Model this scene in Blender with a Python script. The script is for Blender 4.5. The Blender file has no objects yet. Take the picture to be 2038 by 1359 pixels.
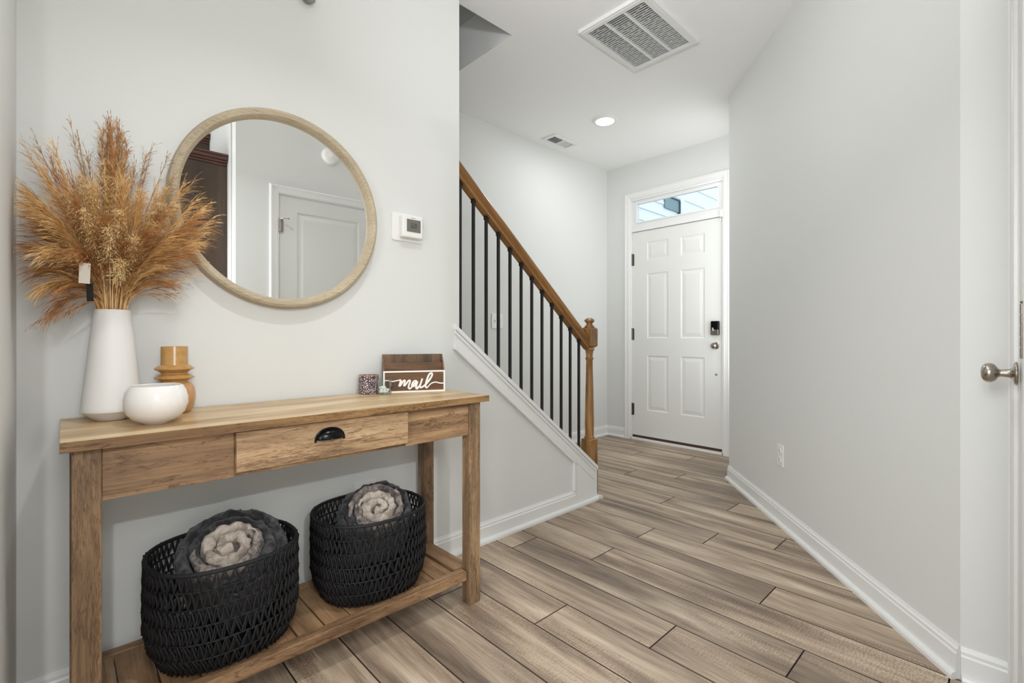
import bpy, math, random
from mathutils import Vector, Matrix, noise

# ------------------------------------------------------------------ camera, world, lights, exposure
S = bpy.context.scene
COL = S.collection
PI = math.pi
random.seed(7)

YAW = math.radians(46.67)
cam_d = bpy.data.cameras.new('camera')
cam_d.sensor_fit = 'HORIZONTAL'; cam_d.sensor_width = 36.0
cam_d.lens = 36.0 * 949.5 / 2038.0
cam_d.shift_x = 0.0; cam_d.shift_y = -11.0 / 2038.0
cam_d.clip_start = 0.02; cam_d.clip_end = 60
cam = bpy.data.objects.new('camera', cam_d); COL.objects.link(cam)
cam.location = (0, 0, 1.025)
cam.rotation_euler = (PI / 2, 0, YAW - PI / 2)
S.camera = cam

S.view_settings.view_transform = 'Standard'
S.view_settings.look = 'None'
S.view_settings.gamma = 1.0
S.view_settings.use_curve_mapping = False
S.view_settings.exposure = 0.0

W = bpy.data.worlds.new('world'); S.world = W; W.use_nodes = True
bg = W.node_tree.nodes['Background']
bg.inputs[0].default_value = (0.95, 0.98, 1.0, 1); bg.inputs[1].default_value = 1.7


def area(name, loc, size, power, color=(1, 1, 1), shape='DISK', rot=(0, 0, 0), size_y=None, spread=None):
    l = bpy.data.lights.new(name, 'AREA'); l.shape = shape; l.size = size
    if size_y: l.size_y = size_y
    l.energy = power; l.color = color
    if spread: l.spread = spread
    o = bpy.data.objects.new(name, l); COL.objects.link(o)
    o.location = loc; o.rotation_euler = rot
    return o


LC = (0.96, 0.98, 1.0)
area('kitchen_downlight', (-0.43, -3.05, 2.70), 0.12, 95, LC)
area('entry_downlight', (0.60, 0.78, 2.70), 0.08, 6.3, LC, spread=2.0)
area('hall_downlight', (3.139, 2.251, 2.7215), 0.138, 5.5, LC)
area('hall_fill_near', (1.75, 1.0, 2.70), 0.30, 1.5, LC)  # added unseen fill lamp to brighten the hall
# added fill lamps standing in for kitchen daylight, out of frame left and behind
area('kitchen_fill_left', (-2.85, -0.3, 1.45), 2.6, 95, (0.95, 0.98, 1.0), 'RECTANGLE', (0, -PI / 2, 0), 2.2)
area('kitchen_fill_back', (-1.2, -4.35, 1.35), 2.4, 2, (0.95, 0.98, 1.0), 'RECTANGLE', (PI / 2, 0, 0), 2.2)
# added fill lamps: one aimed at the hall ceiling, one soft beside the camera
fl = area('ceiling_fill', (0.10, 0.12, 1.70), 0.12, 4.3, LC, spread=1.4)
fl.rotation_euler = Vector((0.80, 0.50, 0.55)).to_track_quat('-Z', 'Y').to_euler()
# added lamps brightening the entry from round the corner and the stairwell
area('entry_side_fill', (3.80, 1.44, 1.55), 0.60, 8.5, LC, 'RECTANGLE', (PI / 2, 0, 0), 1.7)
area('stairwell_fill', (-1.30, 2.46, 2.9), 0.8, 3.7, LC, 'RECTANGLE', (0, -PI / 2, 0), 1.2)
f3 = area('soft_fill', (0.06, 0.10, 1.42), 0.5, 10, LC)
f3.rotation_euler = Vector((0.78, 0.60, -0.12)).to_track_quat('-Z', 'Y').to_euler()

# ------------------------------------------------------------------ materials
MATS = {}


def new_mat(name):
    m = bpy.data.materials.new(name); m.use_nodes = True
    nt = m.node_tree; b = nt.nodes['Principled BSDF']
    MATS[name] = m
    return m, nt, b


def N(nt, t, **kw):
    n = nt.nodes.new(t)
    for k, v in kw.items():
        if hasattr(n, k): setattr(n, k, v)
    return n


def setin(n, **kw):
    for k, v in kw.items():
        n.inputs[k.replace('_', ' ')].default_value = v


def coords(nt, scale=(1, 1, 1), rand=0.0, rot=(0, 0, 0)):
    tc = N(nt, 'ShaderNodeTexCoord')
    mp = N(nt, 'ShaderNodeMapping'); mp.inputs['Scale'].default_value = scale
    mp.inputs['Rotation'].default_value = rot
    src = tc.outputs['Object']
    if rand:
        oi = N(nt, 'ShaderNodeObjectInfo')
        mu = N(nt, 'ShaderNodeVectorMath', operation='SCALE')
        cb = N(nt, 'ShaderNodeCombineXYZ')
        cb.inputs[0].default_value = 1; cb.inputs[1].default_value = 0.63; cb.inputs[2].default_value = 0.37
        nt.links.new(cb.outputs[0], mu.inputs[0])
        m2 = N(nt, 'ShaderNodeMath', operation='MULTIPLY'); m2.inputs[1].default_value = rand
        nt.links.new(oi.outputs['Random'], m2.inputs[0]); nt.links.new(m2.outputs[0], mu.inputs['Scale'])
        ad = N(nt, 'ShaderNodeVectorMath', operation='ADD')
        nt.links.new(src, ad.inputs[0]); nt.links.new(mu.outputs[0], ad.inputs[1]); src = ad.outputs[0]
    nt.links.new(src, mp.inputs[0])
    return mp.outputs[0]


def noise_n(nt, vec, scale, detail=4, rough=0.55, dist=0.0):
    n = N(nt, 'ShaderNodeTexNoise'); n.inputs['Scale'].default_value = scale
    n.inputs['Detail'].default_value = detail; n.inputs['Roughness'].default_value = rough
    n.inputs['Distortion'].default_value = dist
    nt.links.new(vec, n.inputs['Vector'])
    return n.outputs['Fac']


def ramp(nt, fac, stops):
    r = N(nt, 'ShaderNodeValToRGB'); el = r.color_ramp.elements
    while len(el) < len(stops): el.new(0.5)
    for e, (p, c) in zip(el, stops):
        e.position = p; e.color = (*c, 1) if len(c) == 3 else c
    nt.links.new(fac, r.inputs[0])
    return r.outputs[0]


def mix(nt, a, b, fac, mode='MIX'):
    m = N(nt, 'ShaderNodeMix', data_type='RGBA', blend_type=mode)
    for s, v in ((6, a), (7, b)):
        if isinstance(v, tuple): m.inputs[s].default_value = (*v, 1)
        else: nt.links.new(v, m.inputs[s])
    if isinstance(fac, float): m.inputs[0].default_value = fac
    else: nt.links.new(fac, m.inputs[0])
    return m.outputs[2]


def bump(nt, b, h, strength=0.2, dist=0.002):
    n = N(nt, 'ShaderNodeBump'); n.inputs['Strength'].default_value = strength
    n.inputs['Distance'].default_value = dist
    nt.links.new(h, n.inputs['Height']); nt.links.new(n.outputs[0], b.inputs['Normal'])


def srgb(r, g, b):
    f = lambda c: (c / 255 / 12.92) if c <= 10 else ((c / 255 + 0.055) / 1.055) ** 2.4
    return (f(r), f(g), f(b))


def plain(name, col, rough=0.5, metal=0.0, bumps=None, var=0.0, coat=0.0):
    m, nt, b = new_mat(name)
    b.inputs['Base Color'].default_value = (*col, 1)
    b.inputs['Roughness'].default_value = rough; b.inputs['Metallic'].default_value = metal
    if coat: b.inputs['Coat Weight'].default_value = coat
    v = coords(nt)
    n = noise_n(nt, v, bumps[0] if bumps else 30, 3)
    if var:
        c = mix(nt, tuple(x * (1 - var) for x in col), tuple(min(1, x * (1 + var)) for x in col), n)
        nt.links.new(c, b.inputs['Base Color'])
    if bumps: bump(nt, b, n, bumps[1], bumps[2])
    return m


plain('wall_paint', srgb(222, 223, 220), 0.62, bumps=(260, 0.12, 0.001), var=0.012)
plain('ceiling_paint', srgb(244, 244, 242), 0.8, bumps=(180, 0.15, 0.001), var=0.012)
plain('trim_paint', srgb(232, 232, 230), 0.32, bumps=(90, 0.03, 0.001))
plain('door_paint', srgb(226, 226, 222), 0.38, bumps=(120, 0.05, 0.001))
plain('white_plastic', srgb(236, 235, 231), 0.35)
plain('white_metal', srgb(232, 232, 230), 0.4)
plain('grille_filter', srgb(40, 39, 37), 0.95, bumps=(200, 0.6, 0.004), var=0.2)
plain('dark_void', srgb(30, 30, 30), 0.9)
plain('sub_floor', srgb(30, 22, 16), 0.9)
plain('plank_edge', srgb(58, 44, 34), 0.7)
plain('black_iron', srgb(26, 25, 26), 0.42, bumps=(300, 0.1, 0.0005))
plain('nickel', srgb(176, 168, 158), 0.26, 1.0, var=0.05)
plain('dark_nickel', srgb(120, 113, 105), 0.3, 1.0)
plain('black_glass', srgb(12, 12, 13), 0.08, coat=0.5)
plain('black_metal', srgb(16, 16, 17), 0.22, 0.6)
plain('sweep_brown', srgb(70, 44, 28), 0.7)
plain('screen_grey', srgb(112, 110, 102), 0.25)
plain('digit_blue', srgb(40, 62, 78), 0.4)
plain('white_ceramic_matte', srgb(226, 224, 221), 0.55, bumps=(140, 0.08, 0.0008))
plain('white_ceramic_gloss', srgb(236, 233, 229), 0.10, coat=0.6)
plain('white_letter', srgb(240, 236, 230), 0.5)
plain('basket_black', srgb(13, 13, 17), 0.62, bumps=(700, 0.5, 0.002), var=0.35)
plain('pebble_pale', srgb(222, 234, 228), 0.5, var=0.12, bumps=(60, 0.2, 0.002))
plain('tag_black', srgb(24, 22, 20), 0.6)
plain('tag_white', srgb(222, 214, 200), 0.7)
plain('siding_paint', srgb(226, 232, 236), 0.6, var=0.03)
plain('siding_dark', srgb(52, 84, 98), 0.6)
plain('eave_shade_ground', srgb(120, 146, 152), 0.6, var=0.05)  # tone of the shaded board under the eave, shared with the ground
plain('rubber_grey', srgb(130, 128, 122), 0.6)
plain('carpet_beige', srgb(170, 160, 146), 0.95, bumps=(900, 0.5, 0.004), var=0.1)
plain('fixture_grey', srgb(140, 138, 130), 0.4, 0.4)


def emis(name, col, s):
    m, nt, b = new_mat(name)
    b.inputs['Base Color'].default_value = (*col, 1)
    b.inputs['Emission Color'].default_value = (*col, 1); b.inputs['Emission Strength'].default_value = s
    return m


emis('lamp_lens', (1, 0.98, 0.95), 7.0)
m, nt, b = new_mat('mirror_glass')
setin(b, Base_Color=(0.97, 0.975, 0.97, 1), Metallic=1.0, Roughness=0.004)


def glass(name, tint, rough=0.0):
    m, nt, b = new_mat(name)
    out = nt.nodes['Material Output']
    nt.nodes.remove(b)
    tr = N(nt, 'ShaderNodeBsdfTransparent'); tr.inputs[0].default_value = (*tint, 1)
    gl = N(nt, 'ShaderNodeBsdfGlossy'); gl.inputs['Roughness'].default_value = 0.02
    fr = N(nt, 'ShaderNodeFresnel'); fr.inputs[0].default_value = 1.45
    mx = N(nt, 'ShaderNodeMixShader')
    ml = N(nt, 'ShaderNodeMath', operation='MULTIPLY'); ml.inputs[1].default_value = 0.45
    nt.links.new(fr.outputs[0], ml.inputs[0]); nt.links.new(ml.outputs[0], mx.inputs[0]); nt.links.new(tr.outputs[0], mx.inputs[1]); nt.links.new(gl.outputs[0], mx.inputs[2])
    nt.links.new(mx.outputs[0], out.inputs[0])
    return m


glass('clear_glass', (0.985, 0.99, 0.985))
glass('window_glass', (0.92, 0.96, 0.98))


def wood(name, dark, mid, light, axis='x', streak=2.2, fine=60, rand=9.0, rough=0.5, contrast=(0.30, 0.52, 0.72), bmp=0.25, stain=0.0, spots=0.0, obj_var=0.0):
    """grain runs along local axis"""
    m, nt, b = new_mat(name)
    k = 0.11
    sc = {'x': (k, 1, 1), 'y': (1, k, 1), 'z': (1, 1, k)}[axis]
    k2 = 0.035
    sc2 = {'x': (k2, 1, 1), 'y': (1, k2, 1), 'z': (1, 1, k2)}[axis]
    v = coords(nt, sc, rand); v2 = coords(nt, sc2, rand)
    n1 = noise_n(nt, v, streak * 4, 5, 0.6, 0.7)
    n2 = noise_n(nt, v2, fine * 4, 4, 0.65, 0.2)
    c = ramp(nt, n1, [(contrast[0], dark), (contrast[1], mid), (contrast[2], light)])
    f2 = ramp(nt, n2, [(0.33, (0.62, 0.60, 0.58)), (0.56, (1, 1, 1))])
    c = mix(nt, c, f2, 0.75, 'MULTIPLY')
    if stain:
        v3 = coords(nt, tuple(x * 1.0 for x in {'x': (0.35, 1, 1), 'y': (1, 0.35, 1), 'z': (1, 1, 0.35)}[axis]), rand + 3)
        n3 = noise_n(nt, v3, 11, 6, 0.75, 0.6)
        f3 = ramp(nt, n3, [(0.32, (0.50, 0.43, 0.37)), (0.50, (1, 1, 1)), (0.68, (1.14, 1.15, 1.15))])
        c = mix(nt, c, f3, stain, 'MULTIPLY')
    if spots:
        # short dark pores, and long thin meandering cracks
        v4 = coords(nt, {'x': (0.12, 1, 1), 'y': (1, 0.12, 1), 'z': (1, 1, 0.12)}[axis], rand + 1)
        n4 = noise_n(nt, v4, 420, 2, 0.6)
        n5 = noise_n(nt, v, 16, 3, 0.6)
        mu = N(nt, 'ShaderNodeMath', operation='MULTIPLY'); nt.links.new(n4, mu.inputs[0]); nt.links.new(n5, mu.inputs[1])
        f4 = ramp(nt, mu.outputs[0], [(0.27, (1, 1, 1)), (0.36, (0.42, 0.34, 0.28))])
        c = mix(nt, c, f4, spots, 'MULTIPLY')
        v6 = coords(nt, {'x': (0.16, 1, 1), 'y': (1, 0.16, 1), 'z': (1, 1, 0.16)}[axis], rand + 5)
        n6 = noise_n(nt, v6, 13, 5, 0.62, 0.5)
        f6 = ramp(nt, n6, [(0.398, (1, 1, 1)), (0.410, (0.36, 0.28, 0.23)), (0.424, (1, 1, 1)), (0.560, (1, 1, 1)), (0.570, (0.5, 0.42, 0.36)), (0.580, (1, 1, 1))])
        c = mix(nt, c, f6, 0.85, 'MULTIPLY')
        n7 = noise_n(nt, v6, 7, 3, 0.5, 0.3)
        f7 = ramp(nt, n7, [(0.36, (0.58, 0.52, 0.47)), (0.50, (1, 1, 1)), (0.66, (1.16, 1.15, 1.12))])
        c = mix(nt, c, f7, 0.7, 'MULTIPLY')
    if obj_var:
        oi = N(nt, 'ShaderNodeObjectInfo')
        f5 = ramp(nt, oi.outputs['Random'], [(0, (1 - obj_var,) * 3), (1, (1 + obj_var,) * 3)])
        c = mix(nt, c, f5, 1.0, 'MULTIPLY')
    nt.links.new(c, b.inputs['Base Color'])
    b.inputs['Roughness'].default_value = rough
    bump(nt, b, n2, bmp, 0.0015)
    return m


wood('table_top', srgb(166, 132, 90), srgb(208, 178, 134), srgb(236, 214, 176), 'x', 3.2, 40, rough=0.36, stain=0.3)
wood('table_wood', srgb(106, 82, 60), srgb(162, 128, 94), srgb(200, 166, 124), 'x', 3.2, 50, stain=0.8, spots=0.6, bmp=0.4)
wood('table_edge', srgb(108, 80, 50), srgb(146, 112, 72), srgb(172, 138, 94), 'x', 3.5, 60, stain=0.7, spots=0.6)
wood('drawer_wood', srgb(116, 92, 70), srgb(182, 150, 114), srgb(212, 184, 146), 'x', 3.0, 50, stain=0.8, spots=0.7, bmp=0.4)
wood('leg_wood', srgb(98, 77, 57), srgb(148, 120, 90), srgb(182, 154, 120), 'z', 4.0, 50, stain=0.7, spots=0.6, bmp=0.4)
wood('slat_wood', srgb(112, 84, 58), srgb(160, 124, 90), srgb(190, 156, 116), 'y', 3.0, 50, stain=0.5, obj_var=0.12, bmp=0.4)
wood('oak_rail', srgb(108, 72, 34), srgb(148, 104, 56), srgb(176, 130, 76), 'x', 6, 90, rough=0.34, bmp=0.1)
wood('oak_post', srgb(110, 76, 38), srgb(152, 110, 62), srgb(184, 140, 86), 'z', 6, 90, rough=0.34, bmp=0.1)
wood('mail_wood', srgb(70, 46, 26), srgb(112, 76, 44), srgb(142, 102, 62), 'x', 4, 60, stain=0.6, bmp=0.4)
wood('mail_back', srgb(62, 44, 28), srgb(104, 78, 50), srgb(134, 104, 70), 'z', 4, 60, stain=0.8, bmp=0.4)
wood('cabinet_brown', srgb(56, 42, 31), srgb(72, 55, 42), srgb(88, 69, 54), 'z', 2, 40, rough=0.34, bmp=0.05)
wood('crown_brown', srgb(66, 40, 32), srgb(88, 54, 44), srgb(104, 68, 54), 'y', 2, 40, rough=0.3, bmp=0.05)
wood('mirror_wood', srgb(178, 163, 138), srgb(192, 177, 150), srgb(204, 190, 165), 'x', 1.5, 60, rough=0.55, rand=0.0, bmp=0.1)

# floor plank: long soft streaks, fine fibre and rough-sawn cross marks, different on every plank
m, nt, b = new_mat('floor_plank')
va = coords(nt, (1, 0.10, 1), 31.0); vb = coords(nt, (1, 0.03, 1), 31.0); vc = coords(nt, (1, 1, 1), 31.0)
n1 = noise_n(nt, va, 11.0, 5, 0.6, 0.35)
c = ramp(nt, n1, [(0.30, srgb(108, 94, 82)), (0.42, srgb(146, 128, 111)), (0.54, srgb(182, 163, 142)), (0.70, srgb(216, 201, 180))])
n2 = noise_n(nt, vb, 190, 4, 0.7, 0.1)
c = mix(nt, c, ramp(nt, n2, [(0.32, (0.66, 0.64, 0.62)), (0.58, (1.04, 1.04, 1.04))]), 0.8, 'MULTIPLY')
wv = N(nt, 'ShaderNodeTexWave', wave_type='BANDS', bands_direction='Y')
setin(wv, Scale=30.0, Distortion=11.0, Detail=3.0, Detail_Scale=2.0, Detail_Roughness=0.7)
nt.links.new(vc, wv.inputs['Vector'])
nm = noise_n(nt, va, 7.0, 3, 0.6, 0.2)
msk = ramp(nt, nm, [(0.46, (0, 0, 0)), (0.62, (0.85, 0.85, 0.85))])
cw = ramp(nt, wv.outputs['Fac'], [(0.15, (0.62, 0.58, 0.55)), (0.6, (1.10, 1.09, 1.07))])
c = mix(nt, c, mix(nt, (1.0, 1.0, 1.0), cw, msk), 0.8, 'MULTIPLY')
oi = N(nt, 'ShaderNodeObjectInfo')
c = mix(nt, c, ramp(nt, oi.outputs['Random'], [(0, (0.88, 0.88, 0.88)), (0.5, (1.0, 0.985, 0.965)), (1, (1.07, 1.06, 1.05))]), 1.0, 'MULTIPLY')
nt.links.new(c, b.inputs['Base Color']); b.inputs['Roughness'].default_value = 0.40
bump(nt, b, n2, 0.25, 0.001)

# glazed amber vase
m, nt, b = new_mat('amber_ceramic')
vz = coords(nt)
sep = N(nt, 'ShaderNodeSeparateXYZ'); nt.links.new(vz, sep.inputs[0])
c = ramp(nt, sep.outputs[2], [(0.075, srgb(196, 150, 104)), (0.10, srgb(190, 146, 88))])
c = mix(nt, c, ramp(nt, noise_n(nt, vz, 60, 3), [(0.35, (0.85, 0.82, 0.78)), (0.6, (1, 1, 1))]), 1.0, 'MULTIPLY')
nt.links.new(c, b.inputs['Base Color']); b.inputs['Roughness'].default_value = 0.22

# mottled candle holder: plum brown speckles on white
m, nt, b = new_mat('speckled_glass')
vz = coords(nt)
vo = N(nt, 'ShaderNodeTexVoronoi', feature='DISTANCE_TO_EDGE'); vo.inputs['Scale'].default_value = 150
nt.links.new(vz, vo.inputs['Vector'])
c = ramp(nt, vo.outputs['Distance'], [(0.16, srgb(78, 58, 66)), (0.27, srgb(226, 216, 214))])
nt.links.new(c, b.inputs['Base Color']); b.inputs['Roughness'].default_value = 0.25


def plush(name, c1, c2, c3, scale=26):
    m, nt, b = new_mat(name)
    v = coords(nt)
    n = noise_n(nt, v, scale, 4, 0.6, 0.3)
    c = ramp(nt, n, [(0.38, c1), (0.52, c2), (0.68, c3)])
    n2 = noise_n(nt, v, 420, 3, 0.7, 0.6)
    c = mix(nt, c, ramp(nt, n2, [(0.3, (0.78, 0.78, 0.78)), (0.6, (1.15, 1.15, 1.15))]), 0.8, 'MULTIPLY')
    nt.links.new(c, b.inputs['Base Color']); b.inputs['Roughness'].default_value = 0.85
    b.inputs['Sheen Weight'].default_value = 0.35; b.inputs['Sheen Roughness'].default_value = 0.5
    bump(nt, b, n2, 0.8, 0.004)
    return m


plush('plush_cream', srgb(178, 160, 144), srgb(228, 214, 198), srgb(242, 232, 220), 30)
plush('plush_dark', srgb(20, 20, 24), srgb(38, 37, 42), srgb(96, 92, 94), 26)
plush('plush_mid', srgb(70, 62, 62), srgb(150, 136, 128), srgb(214, 200, 186), 40)


def grass(name, c1, c2):
    m, nt, b = new_mat(name)
    v = coords(nt)
    n = noise_n(nt, v, 45, 2, 0.5)
    nt.links.new(ramp(nt, n, [(0.3, c1), (0.7, c2)]), b.inputs['Base Color'])
    b.inputs['Roughness'].default_value = 0.6
    return m


grass('grass_golden', srgb(210, 158, 92), srgb(238, 202, 144))
grass('grass_rust', srgb(160, 106, 60), srgb(210, 156, 100))
grass('grass_brown', srgb(156, 124, 92), srgb(204, 172, 136))
grass('grass_tan', srgb(222, 182, 118), srgb(242, 216, 164))
M = MATS


# ------------------------------------------------------------------ mesh builder and object helpers
class MB:
    def __init__(s): s.v = []; s.f = []

    def add(s, vs, fs):
        o = len(s.v); s.v += [tuple(p) for p in vs]; s.f += [tuple(i + o for i in f) for f in fs]; return s

    def box(s, a, b):
        x0, y0, z0 = a; x1, y1, z1 = b
        return s.add([(x0, y0, z0), (x1, y0, z0), (x1, y1, z0), (x0, y1, z0), (x0, y0, z1), (x1, y0, z1), (x1, y1, z1), (x0, y1, z1)],
                     [(0, 3, 2, 1), (4, 5, 6, 7), (0, 1, 5, 4), (1, 2, 6, 5), (2, 3, 7, 6), (3, 0, 4, 7)])

    def prism(s, poly, ax, lo, hi):
        """poly: 2D points in the plane of the two other axes (in x,y,z order); extruded along ax"""
        def P(p, t):
            if ax == 0: return (t, p[0], p[1])
            if ax == 1: return (p[0], t, p[1])
            return (p[0], p[1], t)
        n = len(poly)
        fs = [tuple(range(n))[::-1], tuple(range(n, 2 * n))] + [(i, (i + 1) % n, n + (i + 1) % n, n + i) for i in range(n)]
        return s.add([P(p, lo) for p in poly] + [P(p, hi) for p in poly], fs)

    def lathe(s, prof, seg=32, c=(0, 0, 0), axis='z', caps=True):
        vs = []; n = len(prof)
        for r, z in prof:
            for k in range(seg):
                a = 2 * PI * k / seg
                x, y = r * math.cos(a), r * math.sin(a)
                if axis == 'z': p = (c[0] + x, c[1] + y, c[2] + z)
                elif axis == 'y': p = (c[0] + x, c[1] + z, c[2] + y)
                else: p = (c[0] + z, c[1] + x, c[2] + y)
                vs.append(p)
        fs = []
        for i in range(n - 1):
            for k in range(seg):
                k2 = (k + 1) % seg
                fs.append((i * seg + k, i * seg + k2, (i + 1) * seg + k2, (i + 1) * seg + k))
        if caps:
            if prof[0][0] > 1e-5: fs.append(tuple(range(seg))[::-1])
            if prof[-1][0] > 1e-5: fs.append(tuple((n - 1) * seg + k for k in range(seg)))
        return s.add(vs, fs)

    def tube(s, pts, r, seg=6, closed=False, flat=1.0, upv=None):
        """r: number or list. flat scales the second cross axis"""
        pts = [Vector(p) for p in pts]; n = len(pts)
        rs = r if isinstance(r, (list, tuple)) else [r] * n
        vs = []; prev = None
        for i, p in enumerate(pts):
            if closed: t = pts[(i + 1) % n] - pts[i - 1]
            else: t = pts[min(i + 1, n - 1)] - pts[max(i - 1, 0)]
            t.normalize()
            if upv is not None: u = Vector(upv)
            elif prev is None: u = Vector((0, 0, 1)) if abs(t.z) < 0.9 else Vector((1, 0, 0))
            else: u = prev
            a = (u - t * u.dot(t)).normalized(); bb = t.cross(a); prev = a
            for k in range(seg):
                g = 2 * PI * k / seg
                vs.append(p + a * (math.cos(g) * rs[i] * flat) + bb * (math.sin(g) * rs[i]))
        fs = []
        for i in range(n if closed else n - 1):
            j = (i + 1) % n
            for k in range(seg):
                k2 = (k + 1) % seg
                fs.append((i * seg + k, i * seg + k2, j * seg + k2, j * seg + k))
        if not closed:
            fs.append(tuple(range(seg))[::-1]); fs.append(tuple((n - 1) * seg + k for k in range(seg)))
        return s.add(vs, fs)

    def torus(s, c, R, r, axis='y', seg=96, ms=14, profile=None):
        vs = []; fs = []
        prof = profile or [(r * math.cos(2 * PI * k / ms), r * math.sin(2 * PI * k / ms)) for k in range(ms)]
        m_ = len(prof)
        for i in range(seg):
            a = 2 * PI * i / seg
            for (dr, dy) in prof:
                vs.append((c[0] + (R + dr) * math.cos(a), c[1] + dy, c[2] + (R + dr) * math.sin(a)))
        for i in range(seg):
            j = (i + 1) % seg
            for k in range(m_):
                k2 = (k + 1) % m_
                fs.append((i * m_ + k, i * m_ + k2, j * m_ + k2, j * m_ + k))
        return s.add(vs, fs)

    def build(s, name, mat=None, parent=None, smooth=False, bevel=0, seg=2, loc=None, rotz=0, fix=True):
        me = bpy.data.meshes.new(name); me.from_pydata(s.v, [], s.f); me.update()
        if fix:
            import bmesh
            bm = bmesh.new(); bm.from_mesh(me); bmesh.ops.recalc_face_normals(bm, faces=bm.faces); bm.to_mesh(me); bm.free()
        o = bpy.data.objects.new(name, me); COL.objects.link(o)
        if mat: me.materials.append(M[mat])
        if smooth:
            me.polygons.foreach_set('use_smooth', [True] * len(me.polygons))
            if smooth == 'auto':
                me.set_sharp_from_angle(angle=math.radians(35))
        if parent: o.parent = parent
        if loc: o.location = loc
        if rotz: o.rotation_euler = (0, 0, rotz)
        if bevel:
            md = o.modifiers.new('bevel', 'BEVEL'); md.width = bevel; md.segments = seg; md.limit_method = 'ANGLE'
            md.angle_limit = math.radians(40)
        return o


def B(name, a, b, mat, parent=None, bevel=0, **kw):
    """a box built about its own base centre, so that its origin sits where the piece stands"""
    c = ((a[0] + b[0]) / 2, (a[1] + b[1]) / 2, min(a[2], b[2]))
    o = MB().box(tuple(a[i] - c[i] for i in range(3)), tuple(b[i] - c[i] for i in range(3))).build(name, mat, parent, bevel=bevel, **kw)
    o.location = c
    return o


def thing(name, label, cat, loc=(0, 0, 0), rotz=0, group=None):
    o = bpy.data.objects.new(name, None); COL.objects.link(o); o.empty_display_size = 0.05
    o.location = loc; o.rotation_euler = (0, 0, rotz)
    o['label'] = label; o['category'] = cat
    if group: o['group'] = group
    return o


def tag(o, label, cat, group=None):
    o['label'] = label; o['category'] = cat
    if group: o['group'] = group
    return o


def struct(o, label=None):
    o['kind'] = 'structure'
    if label: o['label'] = label
    return o


def dup(o, parent=None, loc=None):
    c = o.copy(); COL.objects.link(c)
    if parent is not None: c.parent = parent
    if loc is not None: c.location = loc
    return c


# ------------------------------------------------------------------ dimensions (metres; camera stands at the origin)
CZ = 2.74          # ceiling height
WY = 1.825         # face of the mirror wall
LX = -0.088        # face of the left wall
SY = 2.935         # far wall of the staircase
FX = 4.13          # wall with the front door
DA = math.radians(40.5)
DC = (1.954, 0.118)  # near corner of the diagonal wall
DL = 2.002           # its length
D0 = (1.918, 0.001)  # frame of the closet wall
DR = 0.0295

# ------------------------------------------------------------------ setting: floor
floor = MB().box((-3.0, -4.5, -0.08), (4.6, 3.1, -0.006)).build('floor', 'sub_floor')
struct(floor, 'grey-brown wood-look plank floor')
PW = 0.1797; PLN = 1.20; g = 0.0018
pm = MB()
hw = PW / 2 - g / 2; hl = PLN / 2 - g / 2; cb_ = 0.0015
pm.add([(-hw, -hl, -0.006), (hw, -hl, -0.006), (hw, hl, -0.006), (-hw, hl, -0.006),
        (-hw, -hl, -cb_), (hw, -hl, -cb_), (hw, hl, -cb_), (-hw, hl, -cb_),
        (-hw + cb_, -hl + cb_, 0), (hw - cb_, -hl + cb_, 0), (hw - cb_, hl - cb_, 0), (-hw + cb_, hl - cb_, 0)],
       [(0, 1, 5, 4), (1, 2, 6, 5), (2, 3, 7, 6), (3, 0, 4, 7), (4, 5, 9, 8), (5, 6, 10, 9), (6, 7, 11, 10), (7, 4, 8, 11), (8, 9, 10, 11)])
plank0 = pm.build('plank', 'floor_plank', floor, fix=False)
plank0.data.materials.append(M['plank_edge'])
for f_ in list(plank0.data.polygons)[:8]: f_.material_index = 1
joints = {0: 0.36, 1: 1.18, 2: 0.83, 3: 0.478, 4: 0.14, 5: 0.678, 6: 0.129, 7: 1.067, 8: 0.802, 9: 0.30, 10: 1.171, 11: 0.80,
          12: 0.492, 13: 0.20, 14: 1.08, 15: 0.674, 16: 0.10, 17: 0.9}
first = True
for k in range(-12, 18):
    off = joints.get(k, (0.37 * k) % 1.2)
    x = 1.0435 + PW * (k + 0.5)
    y0 = -4.8 - 1.2 + off if k < 6 else off - 1.2
    ymax = 3.0
    y = y0
    while y < ymax - 0.05:
        if y + PLN > -4.4:
            L = PLN
            yc = y + L / 2
            if x > 1.2 and yc < -0.75: y += PLN; continue
            o = plank0 if first else dup(plank0, floor)
            first = False
            o.location = (x, yc, 0)
        y += PLN

# ceiling with the opening over the stairs
ce = MB().box((-3.0, -4.5, CZ), (4.25, 1.98, CZ + 0.28)).box((1.87, 1.98, CZ), (4.25, 3.06, CZ + 0.28))
struct(ce.build('ceiling', 'ceiling_paint'))

# walls
struct(MB().box((-0.21, WY, 0), (1.376, WY + 0.155, CZ)).build('wall_back', 'wall_paint'))
KX0, KZ0, KX1, KZ1 = 1.376, 1.030, 2.437, 0.195
knee = MB().prism([(KX0, 0), (KX1, 0), (KX1, KZ1), (KX0, KZ0)], 1, WY, WY + 0.145)
struct(knee.build('wall_knee', 'wall_paint'), 'low sloping wall beside the stairs')
struct(MB().box((-0.21, 1.15, 0), (LX, WY, CZ)).build('wall_left', 'wall_paint'))
struct(MB().box((-1.4, SY, 0), (FX, SY + 0.12, 4.5)).build('wall_stair', 'wall_paint'))
up = MB().box((1.87, 1.98, CZ + 0.28), (1.99, SY, 4.5)).box((-1.4, 1.86, CZ + 0.28), (1.99, 1.98, 4.5)).box((-1.4, 1.98, 4.5), (1.99, SY + 0.12, 4.6)).box((-1.52, 1.86, 0), (-1.4, SY + 0.12, 4.6))
struct(up.build('wall_upper', 'wall_paint'), 'walls above the stair opening')

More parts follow.
